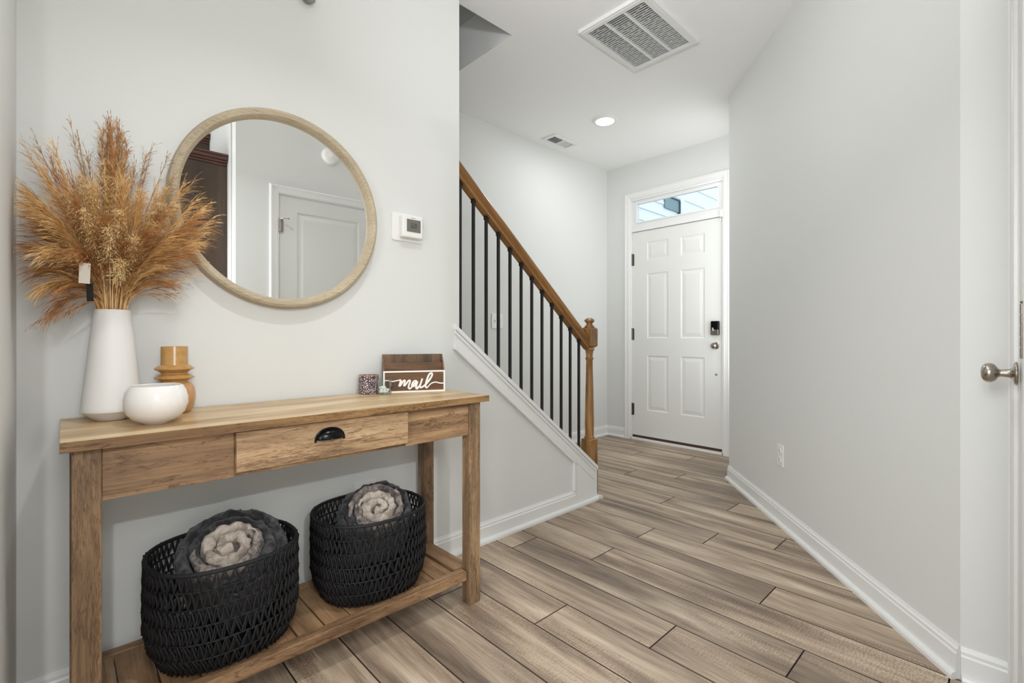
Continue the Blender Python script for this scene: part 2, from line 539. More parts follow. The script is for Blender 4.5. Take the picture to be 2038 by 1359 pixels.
# front wall with the door and transom opening
dy0, dy1, dzt = 1.735, 2.655, 2.385
fw = MB()
fw.box((FX, 1.2, 0), (FX + 0.14, dy0, CZ)).box((FX, dy1, 0), (FX + 0.14, SY + 0.12, CZ)).box((FX, dy0, dzt), (FX + 0.14, dy1, CZ))
struct(fw.build('wall_front', 'wall_paint'))
dg = MB().prism([(0, 0), (DL, 0), (DL, -0.13), (0.0, -0.13)], 2, 0, CZ)
struct(dg.build('wall_diagonal', 'wall_paint', loc=(DC[0], DC[1], 0), rotz=DA))
ex, ey = DC[0] + DL * math.cos(DA), DC[1] + DL * math.sin(DA)
struct(MB().box((ex + 0.084, 1.30, 0), (FX, 1.415, CZ)).build('wall_return', 'wall_paint'))
struct(MB().box((1.954, -0.16, 0), (2.04, DC[1], CZ)).build('wall_right', 'wall_paint'))

# closet wall (just beside the camera, seen in the mirror); local x runs along it, y towards the mirror
CR = math.atan(DR)
cw = MB()
LL, LR = 1.139 - D0[0], 1.850 - D0[0]      # door leaf
cw.box((0.858 - D0[0], -0.115, 0), (LL - 0.012, 0, CZ)).box((LR + 0.012, -0.115, 0), (0.036, 0, CZ)).box((LL - 0.012, -0.115, 2.045), (LR + 0.012, 0, CZ))
struct(cw.build('wall_closet', 'wall_paint', loc=(D0[0], D0[1], 0), rotz=CR), 'wall holding the closet door, seen in the mirror')
# kitchen walls
kw = MB().box((0.858, -4.5, 0), (0.97, -0.152, CZ)).box((-3.0, -4.62, 0), (0.97, -4.5, CZ)).box((-3.12, -4.62, 0), (-3.0, 1.98, CZ)).box((-3.0, 1.86, 0), (-0.21, 1.98, CZ))
struct(kw.build('wall_kitchen', 'wall_paint'), 'kitchen walls, one seen in the mirror')

# baseboards
BP = [(0, 0), (0.030, 0), (0.030, 0.012), (0.026, 0.019), (0.018, 0.023), (0.014, 0.023), (0.014, 0.074), (0.0105, 0.079), (0.0105, 0.088), (0.006, 0.093), (0.004, 0.100), (0, 0.100)]


def baseboard(name, p0, p1, prof=BP, m0=0, m1=0):
    """profile grows to the left of the direction p0->p1; m0/m1: mitre tangents"""
    d = Vector((p1[0] - p0[0], p1[1] - p0[1])); L = d.length
    n = len(prof)
    vs = [(0 - m0 * y, y, z) for y, z in prof] + [(L + m1 * y, y, z) for y, z in prof]
    fs = [tuple(range(n))[::-1], tuple(range(n, 2 * n))] + [(i, (i + 1) % n, n + (i + 1) % n, n + i) for i in range(n)]
    o = MB().add(vs, fs).build(name, 'trim_paint', loc=(p0[0], p0[1], 0), rotz=math.atan2(d.y, d.x))
    return struct(o)


baseboard('baseboard_back', (2.236, WY), (LX, WY), m1=-1)
baseboard('baseboard_left', (LX, WY), (LX, 1.15), m0=-1)
baseboard('baseboard_diagonal', DC, (ex, ey), m0=0.2)
baseboard('baseboard_right', (1.954, 0.018), (1.954, DC[1]), m1=-0.2)
baseboard('baseboard_stair', (FX, SY), (2.56, SY), m0=-1)
baseboard('baseboard_front', (FX, 2.712), (FX, SY), m1=-1)
SH = [(0, 0), (0.030, 0), (0.030, 0.012), (0.026, 0.019), (0.018, 0.023), (0.0, 0.023)]
baseboard('trim_1', (2.462, WY), (2.236, WY), SH)['label'] = 'white shoe moulding at the foot of the low wall'
o = struct(MB().prism([(2.440, 0), (2.478, 0), (2.485, 0.004), (2.485, 0.012), (2.478, 0.02), (2.440, 0.023)], 1, WY - 0.03, WY + 0.040).build('trim_2', 'trim_paint'))

# sloping skirt board, cap and bead on the low wall
sl = (KZ0 - KZ1) / (KX1 - KX0)
ang = math.atan(sl)


def zk(x): return KZ1 + (KX1 - x) * sl


def slope_board(name, x0, x1, dz0, dz1, y0, y1, bev=0.002, label=None):
    poly = [(x0, zk(x0) + dz0), (x1, zk(x1) + dz0), (x1, zk(x1) + dz1), (x0, zk(x0) + dz1)]
    o = MB().prism(poly, 1, y0, y1).build(name, 'trim_paint', bevel=bev)
    return struct(o, label)


slope_board('trim_3', 1.340, 2.446, -0.002, 0.024, WY - 0.022, WY + 0.165, 0.004, 'white sloping cap on the low wall')
slope_board('trim_4', 1.345, 2.437, -0.080, -0.003, WY - 0.010, WY - 0.0005, 0.0, 'white sloping skirt board below the cap')
slope_board('trim_5', 1.338, 2.236, -0.098, -0.078, WY - 0.022, WY - 0.0005, 0.004, 'white bead along the skirt board')
slope_board('trim_6', 1.338, 2.437, -0.022, -0.004, WY - 0.017, WY - 0.0105, 0.002)
o = MB().box((2.218, WY - 0.016, 0.10), (2.238, WY - 0.0005, zk(2.228) - 0.08)).build('trim_7', 'trim_paint', bevel=0.002)
struct(o, 'white upright strip at the foot of the skirt board')
o = MB().prism([(2.239, 0.024), (2.437, 0.024), (2.437, zk(2.437) - 0.081), (2.239, zk(2.239) - 0.081)], 1, WY - 0.008, WY - 0.0005).build('trim_8', 'trim_paint')
struct(o)
o = MB().box((2.4375, WY - 0.010, 0.0), (2.447, WY + 0.036, KZ1 - 0.006)).build('trim_9', 'trim_paint')
struct(o)

# stairs, hidden behind the low wall
st = MB()
for i in range(11):
    x1 = 2.395 - i * 0.245
    st.box((x1 - 0.245, WY + 0.150, 0), (x1, SY - 0.002, 0.0 + (i + 1) * 0.188 - 0.0))
struct(st.build('stairs', 'carpet_beige'), 'stairs rising behind the low wall')

# ------------------------------------------------------------------ stair railing
rail = thing('stair_railing', 'oak handrail on slim black iron balusters with turned oak newel post', 'railing', (1.9, 1.905, 0))
RY = 0.0
RX0, RZ0, RX1, RZ1 = 1.372, 1.930, 2.455, 1.018   # top line of rail


def zr(x): return RZ0 + (x - RX0) * (RZ1 - RZ0) / (RX1 - RX0)


ra = math.atan2(RZ1 - RZ0, RX1 - RX0)
prof = [(-0.022, -0.060), (0.022, -0.060), (0.022, -0.046), (0.016, -0.040), (0.028, -0.030), (0.030, -0.012), (0.024, -0.003), (0.010, 0.0), (-0.010, 0.0), (-0.024, -0.003), (-0.030, -0.012), (-0.028, -0.030), (-0.016, -0.040), (-0.022, -0.046)]
cosr = math.cos(ra)
L = (RX1 - RX0) / cosr
vs = []
for x in (RX0, RX1):
    for (y, z) in prof:
        vs.append((x - 1.9, y, zr(x) + z / cosr))
n = len(prof)
hr = MB().add(vs, [tuple(range(n)), tuple(range(n, 2 * n))] + [(i, (i + 1) % n, n + (i + 1) % n, n + i) for i in range(n)])
th_ = -ra
hr.v = [tuple(Matrix.Rotation(-th_, 3, 'Y') @ Vector(v)) for v in hr.v]
ho = hr.build('handrail', 'oak_rail', rail)
ho.rotation_euler = (0, th_, 0)
for i in range(12):
    x = 1.441 + i * (2.378 - 1.441) / 11
    zt = zr(x) - 0.058 / cosr
    zb = zk(x) + 0.026
    h = zt - zb
    o = MB().box((-0.0065, -0.0065, 0), (0.0065, 0.0065, h)).box((-0.0095, -0.0095, h - 0.022), (0.0095, 0.0095, h)).build('baluster', 'black_iron', rail)
    o.location = (x - 1.9, 0, zb)
    if i == 0: o['label'] = 'square black iron baluster'
nx = 2.487
nw = MB()
h_ = 0.0375


def cham(z0, z1, c, hh):
    nw.prism([(nx - 1.9 - hh, -hh), (nx - 1.9 + hh, -hh), (nx - 1.9 + hh, hh), (nx - 1.9 - hh, hh)], 2, z0 + c, z1 - c)
    for (za, zb_) in ((z1 - c, z1), (z0 + c, z0)):
        i_ = hh - c
        X_ = nx - 1.9
        nw.add([(X_ - hh, -hh, za), (X_ + hh, -hh, za), (X_ + hh, hh, za), (X_ - hh, hh, za), (X_ - i_, -i_, zb_), (X_ + i_, -i_, zb_), (X_ + i_, i_, zb_), (X_ - i_, i_, zb_)],
               [(0, 1, 5, 4), (1, 2, 6, 5), (2, 3, 7, 6), (3, 0, 4, 7), (4, 5, 6, 7)])


cham(0.0, 0.362, 0.004, h_)
newel = nw.build('newel_post', 'oak_post', rail)
nw = MB(); cham(0.952, 1.080, 0.010, h_)
nw.build('newel_block', 'oak_post', newel)
tn = MB().lathe([(0.030, 0.355), (0.0335, 0.362), (0.0335, 0.372), (0.028, 0.378), (0.0285, 0.41), (0.0295, 0.46), (0.028, 0.55), (0.0255, 0.68), (0.0225, 0.80), (0.0215, 0.868), (0.0235, 0.872), (0.0265, 0.878), (0.0265, 0.884), (0.022, 0.889), (0.0215, 0.90), (0.025, 0.925), (0.030, 0.934), (0.0335, 0.938), (0.0335, 0.946), (0.030, 0.951), (0.026, 0.955)], 28, (nx - 1.9, 0, 0))
tn.build('turned_shaft', 'oak_post', newel, smooth='auto')
fn = MB().lathe([(0.0, 1.076), (0.032, 1.080), (0.0325, 1.087), (0.026, 1.092), (0.020, 1.100), (0.020, 1.108), (0.027, 1.114), (0.0335, 1.121), (0.031, 1.130), (0.021, 1.138), (0.010, 1.142), (0.0, 1.143)], 28, (nx - 1.9, 0, 0))
fn.build('finial', 'oak_post', newel, smooth='auto')


# ------------------------------------------------------------------ doors
def leaf(name, W_, H_, T, panels, parent, mat='door_paint', rec=0.007, loc=(0, 0, 0)):
    """door leaf in local x (0..W) z (0..H), face at y=0 pointing +y; panels are recessed fields, each a child"""
    us = sorted({0, W_} | {p[0] for p in panels} | {p[1] for p in panels})
    zs = sorted({0, H_} | {p[2] for p in panels} | {p[3] for p in panels})
    mb = MB()
    for i in range(len(us) - 1):
        for j in range(len(zs) - 1):
            a, b_, c_, d_ = us[i], us[i + 1], zs[j], zs[j + 1]
            if any(p[0] <= a + 1e-6 and p[1] >= b_ - 1e-6 and p[2] <= c_ + 1e-6 and p[3] >= d_ - 1e-6 for p in panels): continue
            mb.add([(a, 0, c_), (b_, 0, c_), (b_, 0, d_), (a, 0, d_)], [(0, 3, 2, 1)])
    for (a, b_, c_, d_) in panels:
        t = 0.010
        o1 = [(a, 0, c_), (b_, 0, c_), (b_, 0, d_), (a, 0, d_)]
        o2 = [(a + t, -rec, c_ + t), (b_ - t, -rec, c_ + t), (b_ - t, -rec, d_ - t), (a + t, -rec, d_ - t)]
        mb.add(o1 + o2, [(0, 4, 5, 1), (1, 5, 6, 2), (2, 6, 7, 3), (3, 7, 4, 0), (4, 7, 6, 5)])
    mb.add([(0, 0, 0), (W_, 0, 0), (W_, 0, H_), (0, 0, H_), (0, -T, 0), (W_, -T, 0), (W_, -T, H_), (0, -T, H_)],
           [(0, 1, 5, 4), (1, 2, 6, 5), (2, 3, 7, 6), (3, 0, 4, 7), (4, 5, 6, 7)])
    lf = mb.build(name, mat, parent, fix=False, loc=loc)
    for (a, b_, c_, d_) in panels:
        t1, t2 = 0.018, 0.046
        w2, h2 = b_ - a - 2 * t1, d_ - c_ - 2 * t1
        k = t2 - t1
        p = MB().add([(-w2 / 2, -rec, 0), (w2 / 2, -rec, 0), (w2 / 2, -rec, h2), (-w2 / 2, -rec, h2), (-w2 / 2 + k, -0.001, k), (w2 / 2 - k, -0.001, k), (w2 / 2 - k, -0.001, h2 - k), (-w2 / 2 + k, -0.001, h2 - k)],
                     [(0, 4, 5, 1), (1, 5, 6, 2), (2, 6, 7, 3), (3, 7, 4, 0), (4, 7, 6, 5)])
        p.build('panel', mat, lf, loc=((a + b_) / 2, 0, c_ + t1), fix=False)
    return lf


def hinge(parent, x, y, z, h=0.09, mat='nickel', r=0.0065):
    mb = MB()
    for i in range(5):
        mb.lathe([(r, i * h / 5 + 0.0006), (r, (i + 1) * h / 5 - 0.0006)], 12, (x, y, z))
    mb.lathe([(r * 0.8, 0), (r * 0.8, h)], 8, (x, y, z))
    mb.lathe([(r * 0.8, h), (r * 1.1, h + 0.003), (0.0, h + 0.006)], 10, (x, y, z))
    mb.box((x - 0.022, y - r - 0.001, z), (x + 0.022, y - r + 0.0005, z + h))
    return mb.build('hinge', mat, parent, smooth='auto')


CP = [(0, 0), (0.064, 0), (0.064, 0.012), (0.058, 0.017), (0.050, 0.018), (0.046, 0.014), (0.020, 0.011), (0.012, 0.012), (0.006, 0.009), (0, 0.008)]


def casing(parent, name, u0, u1, zt, w=0.064, mat='trim_paint', top=True, zb=0.0):
    """three mitred casing pieces round an opening u0..u1 to zt, in local x/z, growing +y"""
    def prof(t): return [(c[0] * w / 0.064, c[1]) for c in CP]
    P = prof(0); n = len(P)

    def sweep(A, Bp):
        mb = MB(); vs = [A(p) for p in P] + [Bp(p) for p in P]
        mb.add(vs, [tuple(range(n)), tuple(range(n, 2 * n))[::-1]] + [(i, n + i, n + (i + 1) % n, (i + 1) % n) for i in range(n)])
        return mb
    sweep(lambda p: (u0 - p[0], p[1], zb), lambda p: (u0 - p[0], p[1], zt + p[0])).build(name, mat, parent)
    sweep(lambda p: (u1 + p[0], p[1], zb), lambda p: (u1 + p[0], p[1], zt + p[0])).build(name, mat, parent)
    if top:
        sweep(lambda p: (u0 - p[0], p[1], zt + p[0]), lambda p: (u1 + p[0], p[1], zt + p[0])).build(name, mat, parent)


# closet door (in the mirror, and its knob and hinge at the right edge)
d2 = thing('door_2', '', '', (D0[0], D0[1], 0), CR)
del d2['category']; d2['kind'] = 'structure'; d2['label'] = 'white two-panel closet door beside the camera, seen in the mirror'
lw = LR - LL
leaf('door_leaf', lw, 2.03, 0.035, [(0.118, lw - 0.118, 1.05, 1.925), (0.118, lw - 0.118, 0.24, 0.86)], d2, loc=(LL, -0.002, 0.008))
casing(d2, 'door_casing', LL - 0.010, LR + 0.010, 2.048, 0.060)
jb = MB().box((LL - 0.012, -0.10, 0), (LL - 0.002, -0.0005, 2.047)).box((LR + 0.002, -0.10, 0), (LR + 0.012, -0.0005, 2.047)).box((LL - 0.002, -0.10, 2.0395), (LR + 0.002, -0.0005, 2.047))
jb.build('door_jamb', 'trim_paint', d2)
for z in (0.20, 0.988, 1.775): hinge(d2, LL - 0.001, 0.0135, z)
# hinge-pin door stop on the top hinge
ds = MB().tube([(LL, 0.016, 1.868), (LL + 0.012, 0.03, 1.868), (LL + 0.045, 0.052, 1.866)], 0.003, 8).lathe([(0.006, 0), (0.006, 0.008)], 10, (LL + 0.045, 0.052, 1.862))
ds.tube([(LL, 0.016, 1.866), (LL + 0.016, 0.012, 1.855)], 0.003, 8)
ds.build('hinge_stop', 'nickel', d2, smooth='auto')
kx = 1.788 - D0[0]; kz = 0.928
kb = MB().lathe([(0.0, 0.0), (0.031, 0.0), (0.031, 0.004), (0.028, 0.008), (0.016, 0.010), (0.0115, 0.013), (0.0105, 0.024), (0.0095, 0.030), (0.0095, 0.034), (0.013, 0.037), (0.0215, 0.041), (0.0255, 0.048), (0.0262, 0.054), (0.024, 0.061), (0.018, 0.0665), (0.009, 0.069), (0.0, 0.0695)], 40, (kx, 0.002, kz), 'y')
kbo = kb.build('door_knob', 'nickel', d2, smooth=True)
md = kbo.modifiers.new('smooth', 'SUBSURF'); md.levels = 2; md.render_levels = 2

# front door, face towards -x
d1 = thing('door_1', '', '', (FX, dy1, 0), -PI / 2)
del d1['category']; d1['kind'] = 'structure'; d1['label'] = 'white six-panel front door with transom window'
# local x runs from hinge side (y=2.655) to lock side (y=1.735): x = dy1 - Y ; local y points to... world: rotated -90 => local y = +X world
# faces must look to -X: mirror by building with y negative outwards
d1.rotation_euler = (0, 0, PI / 2); d1.location = (FX, dy0, 0)   # local x = world +Y, local y = world -X
W1 = dy1 - dy0
w_ = 0.896
px = [(1.907 - 1.747, 2.132 - 1.747), (2.257 - 1.747, 2.480 - 1.747)]
pz = [(1.766, 1.940), (1.004, 1.634), (0.298, 0.834)]
lf = leaf('door_leaf', w_, 2.008, 0.04, [(a, b_, c_ - 0.045, d_ - 0.045) for (a, b_) in px for (c_, d_) in pz], d1, rec=0.006, loc=(0.012, -0.020, 0.045))
casing(d1, 'door_casing', 0.0, W1, dzt, 0.060)
fj = MB().box((0.0, -0.14, 0.02), (0.010, -0.001, dzt)).box((W1 - 0.010, -0.14, 0.02), (W1, -0.001, dzt)).box((0.010, -0.14, dzt - 0.02), (W1 - 0.010, -0.001, dzt))
fj.box((0.010, -0.14, 2.058), (W1 - 0.010, -0.004, 2.100))
fj.build('door_frame', 'trim_paint', d1)
MB().box((0.010, -0.135, 0.0), (W1 - 0.010, 0.008, 0.020)).build('threshold', 'white_metal', d1, bevel=0.003)
MB().box((0.014, -0.050, 0.0205), (W1 - 0.014, -0.024, 0.0445)).build('door_sweep', 'sweep_brown', d1)
for z in (0.24, 0.985, 1.725): hinge(d1, W1 - 0.011, -0.0125, z, 0.115, 'dark_nickel', 0.007)
ky = 1.806 - dy0
MB().lathe([(0.0, 0), (0.030, 0), (0.030, 0.004), (0.026, 0.008), (0.012, 0.010), (0.010, 0.028), (0.016, 0.034), (0.025, 0.041), (0.027, 0.050), (0.023, 0.060), (0.012, 0.065), (0, 0.066)], 28, (ky, -0.0195, 0.94), 'y').build('door_knob', 'nickel', d1, smooth='auto')
sl_ = MB().box((ky - 0.036, -0.0195, 1.032), (ky + 0.036, 0.012, 1.155)).build('door_lock', 'black_metal', d1, bevel=0.008, seg=3)
MB().box((ky - 0.034, 0.0122, 1.035), (ky + 0.034, 0.016, 1.080)).build('lock_plate', 'nickel', sl_, bevel=0.004)
MB().box((ky + 0.006, 0.0122, 1.068), (ky + 0.019, 0.026, 1.098)).build('thumb_turn', 'nickel', sl_, bevel=0.003)
MB().lathe([(0.0, 0), (0.009, 0), (0.009, 0.006), (0.005, 0.010), (0, 0.011)], 16, (1.802 - dy0, -0.0195, 0.690), 'y').build('door_bumper', 'rubber_grey', d1, smooth='auto')
MB().box((-0.006, 0.0185, 2.045), (0.018, 0.030, 2.105)).build('contact_sensor', 'white_plastic', d1, bevel=0.003)
MB().box((0.024, -0.0195, 2.015), (0.032, -0.012, 2.048)).build('sensor_magnet', 'white_plastic', d1, bevel=0.001)
# transom sash and glass
tz0, tz1, ty0, ty1 = 2.100, 2.365, 0.010, W1 - 0.010
gy0, gy1, gz0, gz1 = 1.782 - dy0, 2.600 - dy0, 2.142, 2.335
w1o = thing('window_1', '', '', (FX, dy0, 0), PI / 2)
del w1o['category']; w1o['kind'] = 'structure'; w1o['label'] = 'narrow transom window above the front door'
sf = MB()
for (a, b_, c_, d_) in ((ty0, gy0, tz0, tz1), (gy1, ty1, tz0, tz1), (gy0, gy1, tz0, gz0), (gy0, gy1, gz1, tz1)):
    sf.box((a, -0.07, c_), (b_, -0.020, d_))
sf.build('window_frame', 'trim_paint', w1o)
sb = MB()
for (a, b_, c_, d_) in ((gy0 - 0.004, gy0 + 0.008, gz0 - 0.004, gz1 + 0.004), (gy1 - 0.008, gy1 + 0.004, gz0 - 0.004, gz1 + 0.004), (gy0 + 0.008, gy1 - 0.008, gz0 - 0.004, gz0 + 0.008), (gy0 + 0.008, gy1 - 0.008, gz1 - 0.008, gz1 + 0.004)):
    sb.box((a, -0.0195, c_), (b_, -0.012, d_))
sb.build('glazing_bead', 'trim_paint', w1o)
MB().box((gy0, -0.050, gz0), (gy1, -0.046, gz1)).build('pane', 'window_glass', w1o)

# ------------------------------------------------------------------ outside, seen through the transom
hs = thing('neighbouring_porch', 'pale blue lap-sided porch wall outside the transom window', 'building', (5.6, 3.62, 0))
struct(MB().box((4.28, -1.0, -0.30), (13.0, 7.0, -0.16)).build('ground', 'eave_shade_ground'))
for i in range(20):
    z = -0.16 + 0.165 * i
    MB().prism([(0, z), (-0.022, z), (-0.006, z + 0.175), (0, z + 0.175)], 0, -1.1, 1.36).build('siding_board', 'siding_paint', hs)
MB().box((1.345, -0.05, -0.16), (1.47, 0.05, 3.16)).build('corner_board', 'siding_paint', hs)
MB().box((1.325, -0.054, -0.16), (1.3445, -0.024, 3.10)).build('corner_strip', 'siding_dark', hs)
MB().box((0.90, -0.034, 2.93), (1.324, -0.026, 3.10)).build('shaded_frieze', 'eave_shade_ground', hs)  # shade under the eave put into the board's teal colour
MB().box((0.55, -0.045, 3.102), (1.344, 0.0, 3.125)).build('eave_board', 'siding_dark', hs)
h2 = thing('neighbouring_house', 'pale lap-sided house wall beyond the porch, outside the transom', 'building', (9.2, 4.6, 0))
for i in range(20):
    z = -0.16 + i * 0.30
    MB().prism([(0, z), (-0.03, z), (-0.008, z + 0.31), (0, z + 0.31)], 0, -1.5, 3.2).build('siding_board', 'siding_paint', h2)

# ------------------------------------------------------------------ ceiling fittings
gx0, gx1, gy0_, gy1_ = 2.105, 2.672, 1.262, 1.690
grl = thing('return_air_grille', 'large white slatted return air grille on the ceiling', 'vent', ((gx0 + gx1) / 2, (gy0_ + gy1_) / 2, CZ))
hx, hy = (gx1 - gx0) / 2, (gy1_ - gy0_) / 2
fr = MB(); bw = 0.034
t_ = 0.022
for (a, b_) in (((-hx, -hy), (hx, -hy + bw)), ((-hx, hy - bw), (hx, hy)), ((-hx, -hy + bw), (-hx + bw, hy - bw)), ((hx - bw, -hy + bw), (hx, hy - bw))):
    fr.box((a[0], a[1], -t_), (b_[0], b_[1], -0.0005))
fr.build('frame', 'white_metal', grl)
f2 = MB()
e_ = 0.012
for (a, b_) in (((-hx + e_, -hy + e_), (hx - e_, -hy + bw + 0.002)), ((-hx + e_, hy - bw - 0.002), (hx - e_, hy - e_)), ((-hx + e_, -hy + bw + 0.002), (-hx + bw + 0.002, hy - bw - 0.002)), ((hx - bw - 0.002, -hy + bw + 0.002), (hx - e_, hy - bw - 0.002))):
    f2.box((a[0], a[1], -t_ - 0.003), (b_[0], b_[1], -t_ - 0.0002))
f2.build('inner_frame', 'white_metal', grl)
MB().box((-hx + bw, -hy + bw, -0.004), (hx - bw, hy - bw, -0.001)).build('filter', 'grille_filter', grl)
iy = 2 * (hy - bw)
for s_ in (-1, 1):
    MB().box((-hx + bw, s_ * iy / 6 - 0.006, -t_ - 0.001), (hx - bw, s_ * iy / 6 + 0.006, -0.006)).build('divider', 'white_metal', grl)
sw = iy / 3 - 0.012
sl0 = MB().add([(-0.0015, -sw / 2, -0.0205), (-0.0003, -sw / 2, -0.0205), (0.0045, -sw / 2, -0.009), (0.0033, -sw / 2, -0.009), (-0.0015, sw / 2, -0.0205), (-0.0003, sw / 2, -0.0205), (0.0045, sw / 2, -0.009), (0.0033, sw / 2, -0.009)],
               [(0, 1, 2, 3), (7, 6, 5, 4), (0, 4, 5, 1), (1, 5, 6, 2), (2, 6, 7, 3), (3, 7, 4, 0)]).build('slat', 'white_metal', grl)
ns = 30; first = True
for r in range(3):
    for i in range(ns):
        o = sl0 if first else dup(sl0, grl); first = False
        o.location = (-hx + bw + 0.006 + (2 * (hx - bw) - 0.012) * i / (ns - 1), -iy / 3 + r * iy / 3, 0)
wr = MB()
for i in range(9):   # criss-cross support wires of the filter
    x0 = -hx + bw + 0.02 + i * 0.052
    wr.tube([(x0, -hy + bw, -0.0055), (min(x0 + 0.2, hx - bw), -hy + bw + min(0.36, (min(x0 + 0.2, hx - bw) - x0) * 1.8), -0.0072)], 0.0042, 5, flat=0.35)
    wr.tube([(x0, hy - bw, -0.0055), (min(x0 + 0.2, hx - bw), hy - bw - min(0.36, (min(x0 + 0.2, hx - bw) - x0) * 1.8), -0.0072)], 0.0042, 5, flat=0.35)
wr.build('support_wire', 'white_metal', grl)

rg = thing('ceiling_register', 'small white two-way ceiling air register near the stair wall', 'vent', (3.19, 2.765, CZ))
hx2, hy2 = 0.155, 0.078; b2 = 0.030
fr = MB()
for (a, b_) in (((-hx2, -hy2), (hx2, -hy2 + b2)), ((-hx2, hy2 - b2), (hx2, hy2)), ((-hx2, -hy2 + b2), (-hx2 + b2, hy2 - b2)), ((hx2 - b2, -hy2 + b2), (hx2, hy2 - b2)), ((-0.006, -hy2 + b2), (0.006, hy2 - b2))):
    fr.box((a[0], a[1], -0.012), (b_[0], b_[1], -0.0005))
fr.build('frame', 'white_metal', rg, bevel=0.002)
MB().box((-hx2 + b2, -hy2 + b2, -0.0025), (hx2 - b2, hy2 - b2, -0.001)).build('duct', 'dark_void', rg)
for side in (-1, 1):
    for i in range(9):
        x = side * (0.014 + i * 0.0125)
        k = -0.007 * side
        MB().add([(x - 0.0006, -hy2 + b2, -0.011), (x + 0.0006, -hy2 + b2, -0.011), (x + 0.0006 + k, -hy2 + b2, -0.003), (x - 0.0006 + k, -hy2 + b2, -0.003),
                  (x - 0.0006, hy2 - b2, -0.011), (x + 0.0006, hy2 - b2, -0.011), (x + 0.0006 + k, hy2 - b2, -0.003), (x - 0.0006 + k, hy2 - b2, -0.003)],
                 [(0, 1, 2, 3), (7, 6, 5, 4), (0, 4, 5, 1), (1, 5, 6, 2), (2, 6, 7, 3), (3, 7, 4, 0)]).build('slat', 'white_metal', rg)

dl = thing('ceiling_light', 'round white recessed ceiling light, lit, above the hall', 'ceiling light', (3.139, 2.251, CZ))
MB().lathe([(0.095, -0.0005), (0.095, -0.006), (0.088, -0.012), (0.074, -0.014), (0.070, -0.010), (0.070, -0.0005)], 48, caps=False).build('trim_ring', 'white_plastic', dl, smooth='auto')
MB().lathe([(0.0, -0.0165), (0.03, -0.016), (0.055, -0.013), (0.0695, -0.008), (0.0695, -0.003)], 48, caps=False).build('lens', 'lamp_lens', dl, smooth=True)

# small fitting at the very top of the mirror wall
sn = thing('wall_sensor', 'small grey rounded fitting high on the mirror wall, cut off by the top edge', 'sensor', (0.665, WY, 2.262))
MB().lathe([(0.0, 0.030), (0.012, 0.030), (0.020, 0.022), (0.022, 0.010), (0.022, 0.0005)], 20, (0, -0.0305, 0.02), 'y').build('sensor_head', 'fixture_grey', sn, smooth='auto')
MB().box((-0.03, -0.012, 0.02), (0.03, -0.0005, 0.09)).build('sensor_body', 'fixture_grey', sn, bevel=0.004)

# smoke alarm on the closet wall, seen in the mirror
sa = thing('smoke_alarm', 'round white smoke alarm above the closet door, seen in the mirror', 'smoke alarm', (1.500, 0.001 + (1.5 - 1.918) * DR, 2.405), CR)
MB().lathe([(0.066, 0.0005), (0.066, 0.010), (0.060, 0.014), (0.056, 0.030), (0.046, 0.036), (0.0, 0.037)], 40, axis='y').build('alarm_body', 'white_plastic', sa, smooth='auto')
MB().lathe([(0.022, 0.0372), (0.022, 0.0385), (0.019, 0.040), (0.0, 0.040)], 24, axis='y').build('test_button', 'white_plastic', sa, smooth='auto')

# kitchen wall cabinets seen in the mirror
cab = thing('wall_cabinet', 'dark brown kitchen wall cabinet with crown moulding, nearer one in the mirror', 'cabinet', (0.71, -0.58, 1.37))


def crown(parent, x0, x1, y0, y1, z):
    mb = MB()
    for (o_, za, zb_) in ((0.006, z, z + 0.018), (0.018, z + 0.018, z + 0.035), (0.030, z + 0.035, z + 0.060), (0.038, z + 0.060, z + 0.075)):
        mb.box((x0 - o_, y0 - 0.0, za), (x1, y1 + o_, zb_))
    return mb.build('crown_moulding', 'crown_brown', parent, bevel=0.003)


MB().box((-0.130, -0.215, 0), (0.147, 0.33, 0.86)).build('cabinet_body', 'cabinet_brown', cab)
MB().box((-0.150, -0.21, 0.005), (-0.131, 0.325, 0.855)).build('cabinet_door', 'cabinet_brown', cab, bevel=0.002)
crown(cab, -0.150, 0.147, -0.215, 0.33, 0.862)
cab2 = thing('tall_wall_cabinet', 'taller dark brown kitchen cabinet behind the nearer one in the mirror', 'cabinet', (0.71, -1.15, 1.37))
MB().box((-0.130, -0.34, 0), (0.147, 0.34, 1.18)).build('cabinet_body', 'cabinet_brown', cab2)
MB().box((-0.150, -0.335, 0.005), (-0.131, 0.335, 1.175)).build('cabinet_door', 'cabinet_brown', cab2, bevel=0.002)
crown(cab2, -0.150, 0.147, -0.34, 0.34, 1.182)

# ------------------------------------------------------------------ console table
T = thing('console_table', 'rustic brown wooden console table with drawer and slatted bottom shelf', 'table', (0.6, 1.6, 0))


def TB(name, a, b, mat, parent=T, bevel=0.0015):
    o = B(name, (a[0] - 0.6, a[1] - 1.6, a[2]), (b[0] - 0.6, b[1] - 1.6, b[2]), mat, parent, bevel)
    if parent is not T: o.location = tuple(o.location[i] - parent.location[i] for i in range(3))
    return o


